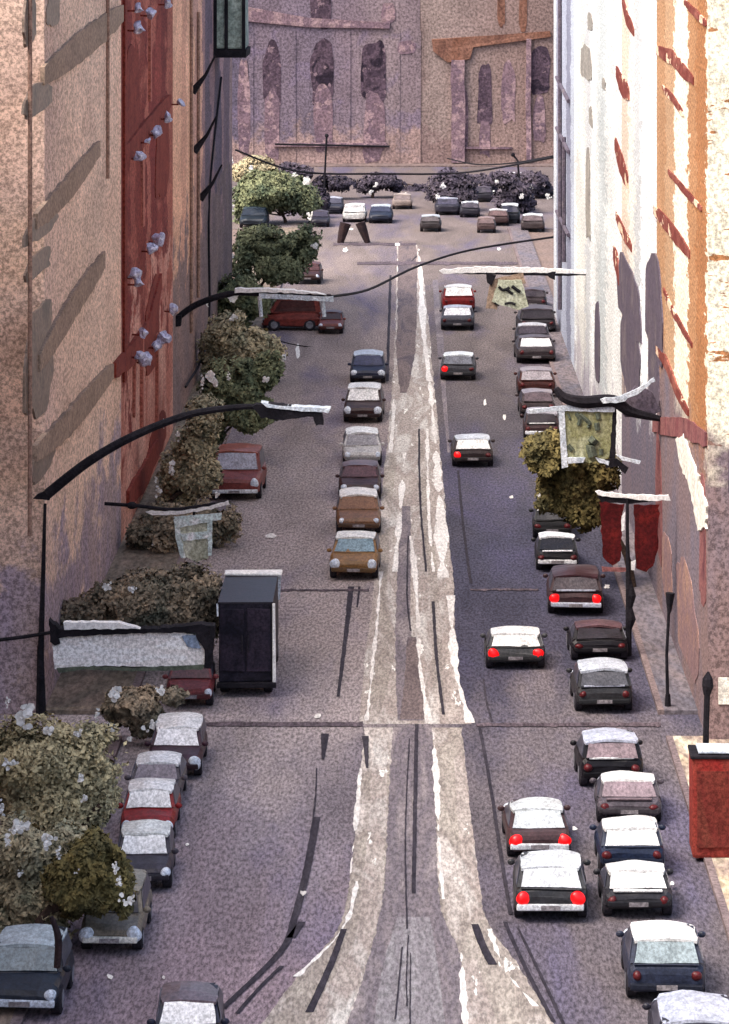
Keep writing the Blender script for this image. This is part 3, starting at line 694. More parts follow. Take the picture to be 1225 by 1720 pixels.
car('hatch', 1006, 1112, 96, 0, (40, 34, 42), (104, 74, 78), (44, 38, 46), 'near black car with a dull maroon roof', tails=None, hs=.85, ls=.7, bumper=False)
car('wagon', 970, 1036, 94, 0, (92, 62, 66), (74, 46, 52), (86, 78, 82), 'maroon parked car showing two red lamps over a pale bar', tails=(1, 1), lid=LAV, trim=LAV)
car('sedan', 938, 962, 72, 0, (44, 42, 48), (244, 246, 250), (32, 30, 36), 'black car with white roof and white tail, nearer of the two by the olive tree', tails=None, trim=(250, 250, 252), lid=(248, 248, 252))
car('hatch', 930, 908, 66, 0, (44, 42, 46), (246, 247, 248), (60, 58, 60), 'black car with white roof, second of the two by the olive tree', tails=None, bumper=False)
car('hatch', 903, 704, 60, 0, (88, 72, 76), (150, 140, 148), (96, 82, 88), 'dull mauve car in front of the rust red one', tails=None, bumper=False)
car('sedan', 896, 588, 58, 0, (56, 48, 56), (206, 204, 210), (70, 62, 70), 'small black car with pale roof between two plum cars', tails=None, bumper=False)
car('wagon', 912, 742, 62, 0, (92, 62, 64), (176, 172, 182), (52, 44, 50), 'maroon car with white edged window half behind the spotted board', tails=None, lid=WH)
car('hatch', 902, 668, 64, 0, (104, 48, 42), (162, 152, 158), (176, 168, 174), 'rust red car with grey roof in the far right row', tails=None, bumper=False)
car('sedan', 900, 612, 66, 0, (84, 72, 78), (92, 80, 86), (232, 232, 236), 'plum grey car with a bright white rear window', tails=None, bumper=False)
car('wagon', 902, 562, 66, 0, (70, 60, 68), (96, 84, 90), (48, 42, 50), 'dusky plum car with black rear window under the figured board', tails=None, bumper=False)
car('hatch', 896, 522, 48, 0, (90, 76, 82), (104, 90, 96), (60, 52, 58), 'small dusky car half hidden beside the figured board', tails=None, bumper=False)
# moving, right lane
car('hatch', 928, 1552, 124, 0, (72, 72, 78), PW, (226, 230, 234), 'dark grey car with round red lamps, nearest in the driving lane', hs=1.0, **MV)
car('sedan', 904, 1448, 108, 0, (100, 70, 72), (222, 226, 226), (214, 220, 222), 'maroon brown car with pale grey roof and red lamps', hs=.95, **MV)
car('hatch', 866, 1126, 100, 0, (104, 104, 106), WH, WH, 'grey car with white rear window and red lamps, alone in its lane', hs=.86, ls=.7, bumper=False, **MV)
car('hatch', 794, 786, 70, 0, (84, 68, 70), (214, 218, 226), WH, 'dark brown car with one red lamp glowing on its left', tails=(1, 0), hs=.95, bumper=False, **MV)
car('hatch', 771, 640, 60, 0, (84, 84, 94), (236, 242, 246), (110, 112, 122), 'charcoal car with a pale roof and left red lamp near the track', tails=(1, 0), bumper=False, **MV)
car('sedan', 770, 556, 56, 0, (96, 94, 108), (190, 192, 208), (240, 240, 244), 'slate grey car close behind the red and white one', tails=None, bumper=False, **MV)
car('hatch', 770, 526, 56, 0, (140, 30, 32), WH, WH, 'bright red car with white roof far up the lane', tails=None, hs=1.15, bumper=False, **MV)
# oncoming queue, left of the track
car('wagon', 618, 646, 60, 1, (46, 50, 84), (186, 196, 214), (60, 62, 90), 'navy car with pale blue roof at the far end of the queue', heads=True, bumper=False, **ON)
car('suv', 611, 712, 66, 1, (84, 52, 52), (250, 248, 246), (244, 242, 240), 'chocolate brown car with white windscreen in the queue', heads=True, bumper=False, hs=.95, **ON)
car('wagon', 607, 786, 66, 1, (208, 204, 202), (250, 249, 246), (150, 146, 150), 'white car with a grey windscreen in the queue', bumper=False, **ON)
car('hatch', 604, 842, 72, 1, (88, 58, 62), (104, 72, 74), (92, 62, 66), 'maroon car behind the white roofed brown car', bumper=False, **ON)
car('wagon', 601, 900, 76, 1, (134, 96, 70), (246, 240, 234), (126, 88, 62), 'brown car with a cream white roof tucked behind the gold one', bumper=False, **ON)
car('hatch', 596, 976, 82, 1, (150, 110, 66), (240, 236, 230), (126, 150, 162), 'gold car with teal windscreen leading the oncoming queue', heads=True, bumper=False, hs=1.05, **ON)
car('hatch', 310, 1806, 118, 1, (44, 48, 76), (112, 98, 106), (252, 250, 250), 'navy car with white windscreen at the bottom edge left of centre', heads=False, bumper=False, name='oncoming_car', group='cars driving down the left lane')
# left kerb
car('suv', 396, 842, 92, 1, (136, 66, 60), (160, 92, 78), (156, 156, 172), 'large maroon car with round headlamps facing the viewer at left', heads=True, hs=1.05, **PK)
car('hatch', 316, 1192, 80, 1, (132, 62, 66), (132, 70, 72), (96, 60, 64), 'dull maroon car below the right end of the pale signboard', bumper=False)
car('wagon', 292, 1312, 92, 1, (84, 48, 66), (252, 250, 248), (250, 248, 248), 'white roofed car with plum front beneath the pale hanging board', heads=True, hs=.95, bumper=False)
car('hatch', 258, 1366, 78, 1, (116, 106, 114), (244, 244, 244), (140, 130, 138), 'grey car with white roof wedged behind the crimson one', hs=.9, bumper=False)
car('hatch', 246, 1418, 82, 1, (146, 34, 36), (250, 248, 246), (250, 248, 246), 'crimson car with white windscreen at the left kerb', hs=.95, bumper=False)
car('hatch', 236, 1502, 84, 1, (84, 78, 92), (238, 240, 236), (246, 246, 246), 'slate purple car with white roof beside the olive trees', hs=1.0, bumper=False)
car('wagon', 186, 1608, 104, 1, (136, 126, 112), (146, 136, 118), (52, 48, 58), 'khaki grey car with black windscreen under the left trees', heads=True, trim=(240, 238, 230))
car('wagon', 36, 1716, 134, 1, (56, 64, 82), (200, 212, 216), (128, 142, 148), 'dark teal car with pale windscreen cut by the left edge', hs=1.0, ls=.8, trim=(212, 220, 232))
# red van crossing far up the street
car('van', 490, 556, 66, 0, (140, 62, 54), (128, 64, 58), (70, 40, 42), 'dark red van standing sideways below the far left lamp arm', cat='van', name='red_van', group=None, rot=R(90), ls=.8, hs=.95, tails=None, bumper=False, side=(84, 46, 46))
car('hatch', 556, 562, 36, 1, (132, 66, 58), (84, 46, 46), (60, 40, 42), 'small dark red car right of the sideways van', bumper=False)
car('hatch', 518, 478, 44, 1, (104, 64, 62), (112, 72, 68), (92, 62, 62), 'small dull maroon car beyond the sideways van', bumper=False)
# distant traffic on the cross street
FAR = dict(far=True, name='distant_car', group='distant cars on the cross street')
car('wagon', 426, 384, 64, 1, (38, 50, 66), (60, 74, 88), (40, 48, 60), 'dark teal car parked among the far green trees', far=True, name='distant_car', group='distant cars on the cross street')
for k_, xc, Y, w, fr, bc, rc, gc, lb in (
    ('hatch', 640, 376, 40, 1, (54, 60, 84), (206, 216, 228), (60, 64, 84), 'far navy car with pale roof, left of the track end'),
    ('wagon', 596, 374, 40, 0, (228, 226, 222), WH, (214, 212, 214), 'far white car, leftmost of the white ones'),
    ('hatch', 724, 390, 36, 0, (72, 62, 64), (200, 208, 216), (96, 88, 90), 'far brown car with pale roof beside the track end'),
    ('hatch', 896, 390, 40, 0, (98, 84, 86), (238, 240, 242), (110, 96, 98), 'far plum car with white roof beside the lilac building'),
    ('sedan', 752, 362, 42, 0, (70, 66, 82), (190, 194, 210), (80, 76, 92), 'far slate car below the round dark tree'),
    ('hatch', 790, 366, 34, 0, (62, 58, 72), (222, 226, 232), (80, 74, 84), 'far dark car with white roof right of the round dark tree'),
    ('suv', 872, 356, 42, 0, (40, 44, 66), (54, 56, 76), (44, 46, 62), 'far navy car, largest in the right cluster'),
    ('hatch', 838, 380, 36, 0, (92, 66, 66), (232, 230, 230), (110, 88, 88), 'far maroon car with white roof in the right cluster'),
    ('hatch', 560, 360, 34, 1, (66, 64, 80), (196, 200, 214), (78, 76, 90), 'far grey car just right of the big green tree'),
    ('hatch', 866, 318, 38, 0, (186, 190, 206), (244, 246, 250), (170, 174, 190), 'farthest pale car, high in the right cluster'),
    ('hatch', 812, 340, 34, 0, (60, 56, 70), (92, 86, 98), (70, 64, 76), 'far plum car between the two dark trees'),
    ('suv', 858, 376, 34, 0, (40, 42, 58), (236, 238, 242), (60, 60, 76), 'far black car with white roof in front of the right cluster'),
    ('hatch', 770, 346, 30, 0, (54, 50, 64), (214, 218, 230), (70, 66, 80), 'far dark car with pale roof tucked under the round dark tree'),
    ('hatch', 538, 382, 30, 1, (58, 54, 68), (90, 84, 96), (66, 62, 76), 'far dusky car at the foot of the big green tree'),
    ('hatch', 818, 392, 30, 0, (110, 86, 84), (150, 128, 124), (110, 92, 92), 'far dull rose car before the right cluster'),
    ('sedan', 676, 352, 34, 0, (150, 134, 128), (190, 176, 168), (130, 116, 114), 'far fawn car at the head of the track'),
):
    car(k_, xc, Y, w, fr, bc, rc, gc, lb, **FAR)

# the tall black box truck
t = thing('box_truck', 'tall black box truck with white trimmed edges in the left lane', 'truck', G(412, 1174) + Vector((0, 2.6, 0)))
hw = .86
link('body', box((-hw, -2.4, .5), (hw, 2.2, 3.0), bev=.04, sub=0), wash('black_truck_panel', (26, 25, 38), (44, 40, 52), (18, 18, 26), wscale=.9, gscale=11, rough=.5), t, wob=.04, seed=3)
link('roof', box((-hw - .02, -2.42, 3.01), (hw + .02, 2.2, 3.06)), paint((48, 44, 56)), t, wob=.03)
link('roof_trim', box((-hw - .06, 1.7, 3.065), (hw + .16, 2.3, 3.16), bev=.05, sub=0), M['white'], t, wob=.05)
link('cab', box((-hw + .04, 2.22, .6), (hw - .04, 3.7, 2.3), bev=.15), paint((48, 46, 58)), t)
link('corner_trim', box((hw + .003, -2.46, .5), (hw + .10, -2.36, 3.0), bev=.02), M['white'], t, wob=.05, wf=2.5)
link('corner_trim', box((hw - .02, 2.1, 2.2), (hw + .08, 2.25, 3.05)), M['pale'], t, wob=.05, wf=2.5)
link('corner_trim', box((-hw - .06, -2.44, 2.6), (-hw - .003, -2.36, 3.0)), M['pale'], t, wob=.05, wf=2.5)
for sx in (-1, 1):
    d_ = link('door', box((sx * .42 - .38, -2.47, .85), (sx * .42 + .38, -2.42, 2.85), bev=.02), wash('truck_door', (20, 20, 32), (56, 48, 62), wscale=1.1, gscale=11, rough=.5), t, wob=.03, seed=sx + 4)
    link('handle', box((sx * .1 - .02, -2.52, 1.5), (sx * .1 + .02, -2.47, 2.0)), M['tyre'], d_)
link('bumper', box((-hw - .05, -2.5, .32), (hw + .12, -2.3, .48), bev=.03), M['dark'], t, wob=.04)
for sx in (-1, 1):
    for wy in (-1.6, 2.6):
        bm = bmesh.new(); lathe_x(bm, (sx * (hw - .16), wy, .38), ((-.14, .34), (-.11, .38), (.11, .38), (.14, .34)))
        wh = link('wheel', bm, M['tyre'], t)
        bm = bmesh.new(); lathe_x(bm, (sx * (hw - .01), wy, .38), ((-.015, .2), (.015, .17))); link('rim', bm, M['rim'], wh)
# ------------------------------------------------------------------ trees
def leafmat(name, a, b, c):
    s = NT(name); vec = s.coords('world')
    n = s.noise(vec, .9, 5, .65, .4)
    colr = s.ramp(s.rng(n, .34, .66, 0, 1), [(0, lin(a)), (.5, lin(b)), (1, lin(c))])
    return s.finish(colr, vec, .25, 5, (1, 1, 1), .85)
M['leaf_olive'] = leafmat('olive_leaves', (153, 145, 115), (180, 167, 130), (199, 183, 142))
M['leaf_green'] = leafmat('green_leaves', (74, 87, 70), (108, 113, 85), (133, 135, 101))
M['leaf_dark'] = leafmat('dark_leaves', (95, 96, 83), (137, 124, 105), (169, 148, 122))
M['leaf_gold'] = leafmat('golden_olive_leaves', (84, 81, 58), (108, 98, 62), (127, 114, 73))
M['leaf_plum'] = leafmat('plum_leaves', (52, 46, 60), (75, 68, 79), (93, 84, 92))
M['leaf_grey'] = leafmat('grey_green_leaves', (132, 133, 110), (165, 153, 124), (194, 176, 140))
M['blossom'] = wash('white_blossom', (250, 248, 242), (232, 232, 230), gran=.06, coord='world')
M['leaf_near'] = M['leaf_olive']
M['bark'] = wash('dark_bark', (62, 50, 46), (86, 70, 60), wscale=2, gscale=10)
def leaf_mesh(blobs, n, size, seed, thr=.0):
    rnd = random.Random(seed); V, Fc = [], []
    tot = sum(r[0] * r[1] * r[2] for _, r in blobs)
    for (c, r) in blobs:
        k = int(n * (r[0] * r[1] * r[2]) / tot)
        for _ in range(k):
            u = Vector((rnd.gauss(0, 1), rnd.gauss(0, 1), rnd.gauss(0, 1))).normalized()
            q = rnd.random() ** .45
            q *= 1 + .35 * noise.noise(Vector(c) + u * 1.6)
            p = Vector((c[i] + u[i] * q * r[i] for i in range(3)))
            if noise.noise(p * .9 + Vector((seed, 0, 0))) < thr - .38: continue
            a = Vector((rnd.gauss(0, 1), rnd.gauss(0, 1), rnd.gauss(0, 1))).normalized()
            a = (a + u * .9 + Vector((0, -.3, .5))).normalized()
            e = a.orthogonal().normalized(); e2 = a.cross(e)
            an = rnd.random() * 6.28; e, e2 = e * math.cos(an) + e2 * math.sin(an), e2 * math.cos(an) - e * math.sin(an)
            sz = size * rnd.uniform(.55, 1.25); i0 = len(V)
            V += [p - e * sz, p + e2 * sz * .55, p + e * sz, p - e2 * sz * .55]
            want = (p - Vector(c)).normalized() * .7 + Vector((0, -.5, .7))
            Fc.append((i0, i0 + 1, i0 + 2, i0 + 3) if e.cross(e2).dot(want) * -1 > 0 else (i0 + 3, i0 + 2, i0 + 1, i0))
    me = bpy.data.meshes.new('crown'); me.from_pydata(V, [], Fc); me.update()
    ctr = [sum(b_[0][i] for b_ in blobs) / len(blobs) for i in range(3)]; nr = []
    for f in range(len(Fc)):
        p = V[4 * f]; a = Vector((p[0] - ctr[0], p[1] - ctr[1], p[2] - ctr[2])).normalized()
        a = (a * .7 + Vector((0, -.35, .8)) + Vector((rnd.gauss(0, .16), rnd.gauss(0, .16), rnd.gauss(0, .16)))).normalized()
        nr += [a] * 4
    me.normals_split_custom_set(nr)
    return me
NT_ = [0]
def tree(label, base, blobs_px, mat, n=5000, size=.17, lean=(0, 0), name='street_tree', group='trees along the pavements', bloss=None, trunk_r=.16, cat='tree', trunk=True):
    """blobs_px: (x, Y, rx, ry) crown lobes as they show at the trunk's distance (pixels)"""
    NT_[0] += 1; sd = NT_[0]
    t = thing(name, label, cat, base, 0, group); d = base.y; k = F / d
    blobs = []
    rnd = random.Random(sd)
    for (x, Y, rx, ry) in blobs_px:
        c = D(x, Y, d) - base
        dy = rnd.uniform(-.5, .5) * rx / k
        blobs.append(((c.x, c.y + dy, c.z), (rx / k, rx / k * .95, ry / k)))
    me = leaf_mesh(blobs, n, size, sd); me.materials.append(mat)
    o = bpy.data.objects.new('crown', me); COL.objects.link(o); o.parent = t
    if trunk:
        bm = bmesh.new()
        c0 = Vector((sum(b_[0][0] for b_ in blobs) / len(blobs), 0, sum(b_[0][2] for b_ in blobs) / len(blobs)))
        zlow = min(b_[0][2] - b_[1][2] for b_ in blobs)
        f = Vector((c0.x * .35, 0, max(.6, zlow + .3)))
        add_tube(bm, spline([(0, 0, -.1), (c0.x * .1, 0, f.z * .5), f], 4), [trunk_r * (1 - .5 * i / 8) for i in range(9)], 8)
        for (c, r) in blobs:
            c = Vector(c)
            add_tube(bm, spline([f - Vector((0, 0, .1)), f.lerp(c, .5) + Vector((.1, .1, .1)), c + Vector((0, 0, r[2] * .4))], 4), [trunk_r * .5 * (1 - .8 * i / 8) for i in range(9)], 6)
        link('trunk', bm, M['bark'], t)
    if bloss:
        V, Fc = [], []
        for (x, Y, rx, ry) in bloss:
            c = D(x, Y, d - 2.0 if d < 300 else d) - base
            # blossom clusters sit on the crown's viewer side
            for _ in range(14):
                p = c + Vector((rnd.gauss(0, .4) * rx / k, rnd.gauss(0, .1), rnd.gauss(0, .4) * ry / k))
                m = rnd.uniform(.3, .55) * min(rx, ry) / k; i0 = len(V); a0 = rnd.random() * 6
                nn = 7
                for q in range(nn):
                    a = a0 + 2 * math.pi * q / nn; w = m * rnd.uniform(.7, 1.2)
                    V.append(p + Vector((math.cos(a) * w, rnd.uniform(-.04, .04), math.sin(a) * w)))
                Fc.append(tuple(range(i0, i0 + nn)))
        me = bpy.data.meshes.new('blossom'); me.from_pydata(V, [], Fc); me.materials.append(M['blossom'])
        o = bpy.data.objects.new('blossom', me); COL.objects.link(o); o.parent = t
    return t
S = .13
def W3(X, Yg): d = G(CX, Yg, S).y; return Vector((X, d, S))
tree('rounded green tree at the far left end of the street', W3(-10.2, 372), [(450, 318, 48, 36), (418, 330, 28, 34), (490, 330, 36, 34), (520, 345, 22, 28), (412, 360, 22, 26)], M['leaf_green'], 15000, 0.192, bloss=[(390, 270, 4, 8), (514, 304, 8, 7), (390, 345, 4, 12), (522, 362, 6, 8)])
tree('green tree in front of the dark teal far car', W3(-10.0, 500), [(440, 412, 50, 32), (500, 420, 34, 36), (412, 440, 24, 32), (470, 452, 44, 26), (520, 400, 22, 26)], M['leaf_green'], 15000, 0.163, bloss=[(528, 414, 5, 7), (390, 430, 4, 5)])
tree('grey green tree left of the sideways red van', W3(-10.2, 640), [(385, 560, 40, 40), (360, 590, 30, 34), (412, 585, 46, 40), (450, 592, 30, 32), (380, 620, 40, 30)], M['leaf_grey'], 13500, 0.141, bloss=[(348, 508, 3, 12), (392, 500, 10, 9), (392, 534, 7, 6), (474, 606, 4, 10)])
tree('olive green tree behind the large maroon car', W3(-9.9, 770), [(395, 640, 52, 44), (450, 620, 28, 34), (360, 668, 34, 42), (420, 690, 48, 34), (352, 720, 30, 40)], M['leaf_green'], 19500, 0.133, bloss=[(356, 636, 11, 13), (340, 640, 4, 12), (384, 634, 3, 9), (340, 684, 6, 9), (337, 736, 6, 12), (447, 636, 6, 6)])
tree('dark green tree filling the gap beyond the sideways van', W3(-10.2, 560), [(400, 490, 40, 34), (360, 520, 26, 32), (430, 510, 30, 28), (390, 540, 34, 26)], M['leaf_green'], 10500, 0.148)
tree('dull green tree between the large maroon car and the red wall', W3(-10.2, 850), [(330, 760, 34, 50), (312, 812, 40, 40), (345, 700, 32, 40), (350, 800, 26, 36)], M['leaf_grey'], 10500, 0.118)
tree('thin shrubby grey tree against the red building', W3(-10.2, 842), [(290, 800, 26, 44), (300, 840, 34, 26), (305, 750, 18, 36)], M['leaf_grey'], 3900, 0.118, bloss=[(289, 790, 7, 22), (298, 728, 4, 10), (266, 826, 6, 8), (262, 808, 3, 6), (275, 712, 2, 12)])
tree('dark olive tree behind the pale hanging box', W3(-9.4, 915), [(290, 885, 72, 40), (350, 885, 40, 44), (240, 900, 34, 32), (385, 880, 22, 30)], M['leaf_dark'], 13500, 0.118, bloss=[(257, 914, 3, 3), (365, 830, 5, 4)])
tree('dark olive tree above the long pale signboard', W3(-9.6, 1120), [(325, 985, 52, 42), (250, 1005, 66, 50), (200, 1015, 64, 46), (345, 1035, 36, 50), (150, 1035, 54, 40), (300, 1030, 56, 50)], M['leaf_dark'], 27000, 0.104, bloss=[(180, 985, 11, 7), (220, 989, 12, 6)])
tree('low brown olive bush beneath the long pale signboard', W3(-9.3, 1244), [(225, 1186, 48, 30), (250, 1212, 36, 26), (194, 1190, 22, 30), (290, 1168, 24, 14)], M['leaf_dark'], 15000, 0.096, name='street_bush', cat='bush', bloss=[(193, 1166, 11, 12), (272, 1160, 11, 7), (163, 1200, 5, 12), (185, 1222, 14, 8), (255, 1220, 14, 9), (218, 1242, 5, 4)])
tree('grey olive tree at the left edge, topmost of the near trees', W3(-10.2, 1440), [(60, 1270, 84, 62), (130, 1290, 74, 66), (20, 1300, 64, 80), (90, 1350, 90, 60), (166, 1258, 44, 50), (150, 1340, 50, 50), (20, 1240, 40, 40)], M['leaf_olive'], 36000, 0.089, bloss=[(82, 1225, 10, 9), (130, 1232, 9, 6), (18, 1282, 14, 8), (136, 1307, 6, 6), (38, 1200, 16, 20), (14, 1180, 4, 14), (142, 1342, 6, 8), (2, 1360, 6, 14)])
tree('teal grey tree at the left edge, middle of the near trees', W3(-10.2, 1570), [(40, 1420, 74, 50), (100, 1440, 66, 56), (20, 1490, 64, 66), (80, 1510, 70, 56), (10, 1550, 50, 40)], M['leaf_grey'], 27000, 0.089, bloss=[(36, 1388, 22, 12), (80, 1414, 12, 12), (12, 1412, 6, 14), (98, 1432, 5, 12), (132, 1462, 4, 8), (34, 1468, 4, 5)])
tree('golden olive tree hanging over the khaki grey car', W3(-9.2, 1600), [(160, 1440, 44, 46), (180, 1480, 40, 48), (140, 1500, 54, 44), (204, 1510, 22, 34), (120, 1480, 44, 50)], M['leaf_gold'], 22500, 0.089, bloss=[(194, 1456, 6, 12), (200, 1480, 5, 9), (215, 1512, 16, 8)])
tree('golden olive tree behind the spotted board at right', W3(8.25, 985), [(930, 760, 50, 44), (960, 800, 56, 50), (985, 850, 44, 44), (930, 830, 34, 40), (905, 752, 24, 30), (1010, 790, 34, 44)], M['leaf_gold'], 21000, 0.118, bloss=[(905, 832, 3, 3)])
for lb, X, Yg, bl, m in (
    ('round dark plum tree on the far cross street', 2.6, 352, [(752, 306, 34, 20), (730, 320, 20, 18), (780, 312, 24, 22), (760, 330, 36, 18)], 'leaf_plum'),
    ('dark plum tree in the right cluster of far cars', 8.6, 356, [(842, 300, 26, 14), (870, 320, 28, 16), (850, 336, 24, 14), (884, 340, 18, 18)], 'leaf_plum'),
    ('low grey plum tree before the left arch', -3.4, 330, [(640, 304, 30, 13), (616, 312, 20, 13), (662, 312, 18, 12)], 'leaf_plum'),
    ('low grey plum tree left of the thin far pole', -9.2, 332, [(506, 290, 22, 14), (486, 284, 20, 12), (572, 308, 26, 12), (546, 308, 22, 14)], 'leaf_plum'),
    ('long low plum shrub below the middle arches', -1.0, 318, [(690, 322, 20, 9), (668, 326, 18, 9), (704, 318, 14, 9)], 'leaf_plum'),
    ('grey shrub in front of the brown cornice column', 4.4, 330, [(800, 306, 22, 12), (820, 312, 18, 12)], 'leaf_plum'),
    ('grey plum bush at the right end of the far street', 11.2, 330, [(900, 308, 22, 20), (915, 320, 14, 24), (880, 300, 18, 12)], 'leaf_plum'),
    ('pale grey bush behind the big green tree', -13.5, 330, [(430, 276, 30, 14), (455, 286, 24, 12), (406, 290, 18, 18)], 'leaf_grey'),
    ('small plum shrub right of the big green tree', -7.5, 364, [(540, 340, 14, 22), (530, 330, 10, 16)], 'leaf_plum'),
):
    tree(lb, W3(X, Yg), bl, M[m], 3200, .22, bloss=[(bl[0][0] - 8, bl[0][1] + 6, 4, 6), (bl[1][0] + 6, bl[1][1] + 10, 4, 5)], name='distant_tree', group='trees on the far cross street')
# bare dark branches poking out of the near crowns
for lb, pts, r in (('short dark stake rising from the grey olive tree', [(64, 1322, 87), (55, 1348, 87), (44, 1384, 87)], (.07, .09, .06)),
                   ('short dark stake standing in the teal grey tree', [(36, 1400, 80), (33, 1430, 80), (36, 1458, 80)], (.05, .06, .09)),
                   ('brown leaning stake before the dark teal car', [(86, 1540, 74.5), (98, 1575, 74.5), (96, 1625, 74.5)], (.05, .09, .08))):
    P = [D(*p) for p in pts]
    o = link('wooden_stake', tube(spline(P, 4), [r[0] + (r[1] - r[0]) * min(1, i / 4) if i < 4 else r[1] + (r[2] - r[1]) * (i - 4) / 4 for i in range(9)], 7), M['brownmetal'])
    tag(o, lb, 'stake')
bm = bmesh.new()
for pts, r in (([(168, 1352, 86), (140, 1378, 86), (108, 1384, 86)], .10), ([(150, 1370, 86), (122, 1400, 86), (98, 1420, 86)], .09), ([(98, 1420, 86), (130, 1424, 86), (176, 1404, 86)], .08)):
    P = spline([D(*p) for p in pts], 4); add_tube(bm, P, [r * (.6 + .6 * math.sin(math.pi * (i + 1) / 10)) for i in range(9)], 6)
tag(link('fallen_branch', bm, M['bark'], wob=.03), 'dark forked branch like a bent arrow beside the crimson car', 'branch')

# ------------------------------------------------------------------ masts, signs, lamps
M['signface'] = wash('pale_green_sign', (204, 209, 189), (173, 176, 154), (220, 224, 206), wscale=.9, gscale=9)
M['signgreen'] = wash('olive_sign', (168, 168, 134), (140, 140, 100), (188, 190, 160), wscale=.9, gscale=9)
M['greyboard'] = wash('pale_grey_board', (255, 255, 252), (238, 233, 231), (255, 255, 255), wscale=.8, gscale=9, wstretch=(.35, 1, 1.6), fleck=.47, fscale=1.7, contrast=.12, fleckcol=(255, 255, 255))
M['ice'] = wash('ice_white_panel', (238, 255, 255), (204, 222, 220), (255, 255, 255), wscale=1.2, gscale=10)
M['ink'] = wash('black_lettering', (28, 28, 34), (44, 44, 48), gscale=10)
M['moss'] = wash('grey_green_lettering', (84, 94, 84), (100, 106, 92), gscale=10)
M['banner'] = wash('dark_red_cloth', (87, 17, 18), (71, 18, 21), (99, 26, 24), wscale=.8, gscale=9)
def dpoly(pts, d, out, thick, bm=None):
    """flat outline standing at distance d, facing the viewer's end of the street"""
    own = bm is None
    if own: bm = bmesh.new()
    add_slab(bm, [D(x, Y, d) + Vector((0, -out, 0)) for x, Y in pts], Vector((0, thick, 0)))
    return bm
def stroke(pts, w, d, out, bm):
    P = [D(x, Y, d) + Vector((0, -out, 0)) for x, Y in pts]; k = d / F
    add_tube(bm, spline(P, 3) if len(P) > 2 else P, [w * k / 2] * ((len(P) - 1) * 3 + 1 if len(P) > 2 else len(P)), 6)
def rag(pts, amp, seed, step=7):
    out = []; n = len(pts); c = 0
    for i in range(n):
        (x0, y0), (x1, y1) = pts[i], pts[(i + 1) % n]
        L = math.hypot(x1 - x0, y1 - y0); m = max(1, int(L / step))
        for k in range(m):
            t = k / m; c += 1
            out.append((x0 + (x1 - x0) * t + amp * noise.noise(Vector((c * .7, seed, 1))), y0 + (y1 - y0) * t + amp * noise.noise(Vector((c * .7, seed, 5)))))
    return out
# street lamp with the long curved arm
d = 102.5
t = thing('street_lamp', 'tall thin black street lamp with a long curved arm over the left lane', 'street lamp', Vector((D(70, 1200, 102.5).x, 102.5, S)))
link('pole', tube([D(69, 1203, d), D(69, 1090, d), D(73, 960, d), D(76, 846, d)], [.12, .10, .07, .05]), M['dark'], t, world=True)
link('base', tube([D(69, 1202, d), D(68, 1085, d)], [.17, .10], 9), M['dark'], t, world=True)
bm = dpoly(rag([(56, 836), (78, 822), (92, 816), (84, 840), (72, 838)], 2, 3), d, .1, .2)
link('arm_bracket', bm, M['dark'], t, world=True)
P = spline([D(80, 830, d), D(150, 775, d), D(230, 730, d), D(320, 696, d), D(400, 684, d), D(432, 684, d)], 6)
link('arm', tube(P, [.17 - .09 * i / 30 for i in range(31)]), M['dark'], t, world=True)
bm = dpoly(rag([(424, 680), (452, 676), (540, 688), (544, 712), (530, 712), (526, 698), (470, 704), (440, 700)], 3, 8), d, .22, .44)
h = link('lamp_head', bm, M['dark'], t, world=True)
bm = dpoly(rag([(440, 674), (470, 680), (556, 684), (552, 691), (500, 688), (448, 682)], 2, 9), d, .27, .5)
o = link('lamp_hood', bm, M['pale'], h); o.data.transform(Matrix.Translation(-t.location))
# farther wall-mounted arm
d = dl(296)
t = thing('street_lamp', 'curved black lamp arm with long pale hood fixed to the red building', 'street lamp', Vector((LX, d, zl(296, 538))))
link('wall_plate', dpoly(rag([(288, 532), (306, 528), (304, 548), (290, 546)], 2, 2), d, .3, .6), M['dark'], t, world=True)
P = spline([D(296, 536, d), D(330, 512, d), D(385, 494, d), D(440, 494, d), D(556, 498, d)], 6)
link('arm', tube(P, [.16] * 13 + [.12] * 12), M['dark'], t, world=True)
h = link('lamp_head', dpoly(rag([(436, 492), (560, 498), (560, 506), (436, 500)], 1.5, 5), d, .2, .4), M['pale'], t, world=True)
o = link('lamp_hood', dpoly(rag([(396, 484), (450, 484), (500, 487), (548, 494), (450, 490), (396, 491)], 2.5, 6), d, .25, .5), M['white'], h); o.data.transform(Matrix.Translation(-t.location))
for x in (436, 542):
    link('hanger', tube([D(x, 498, d), D(x + 3, 532, d)], .10), M['pale'], t, world=True)
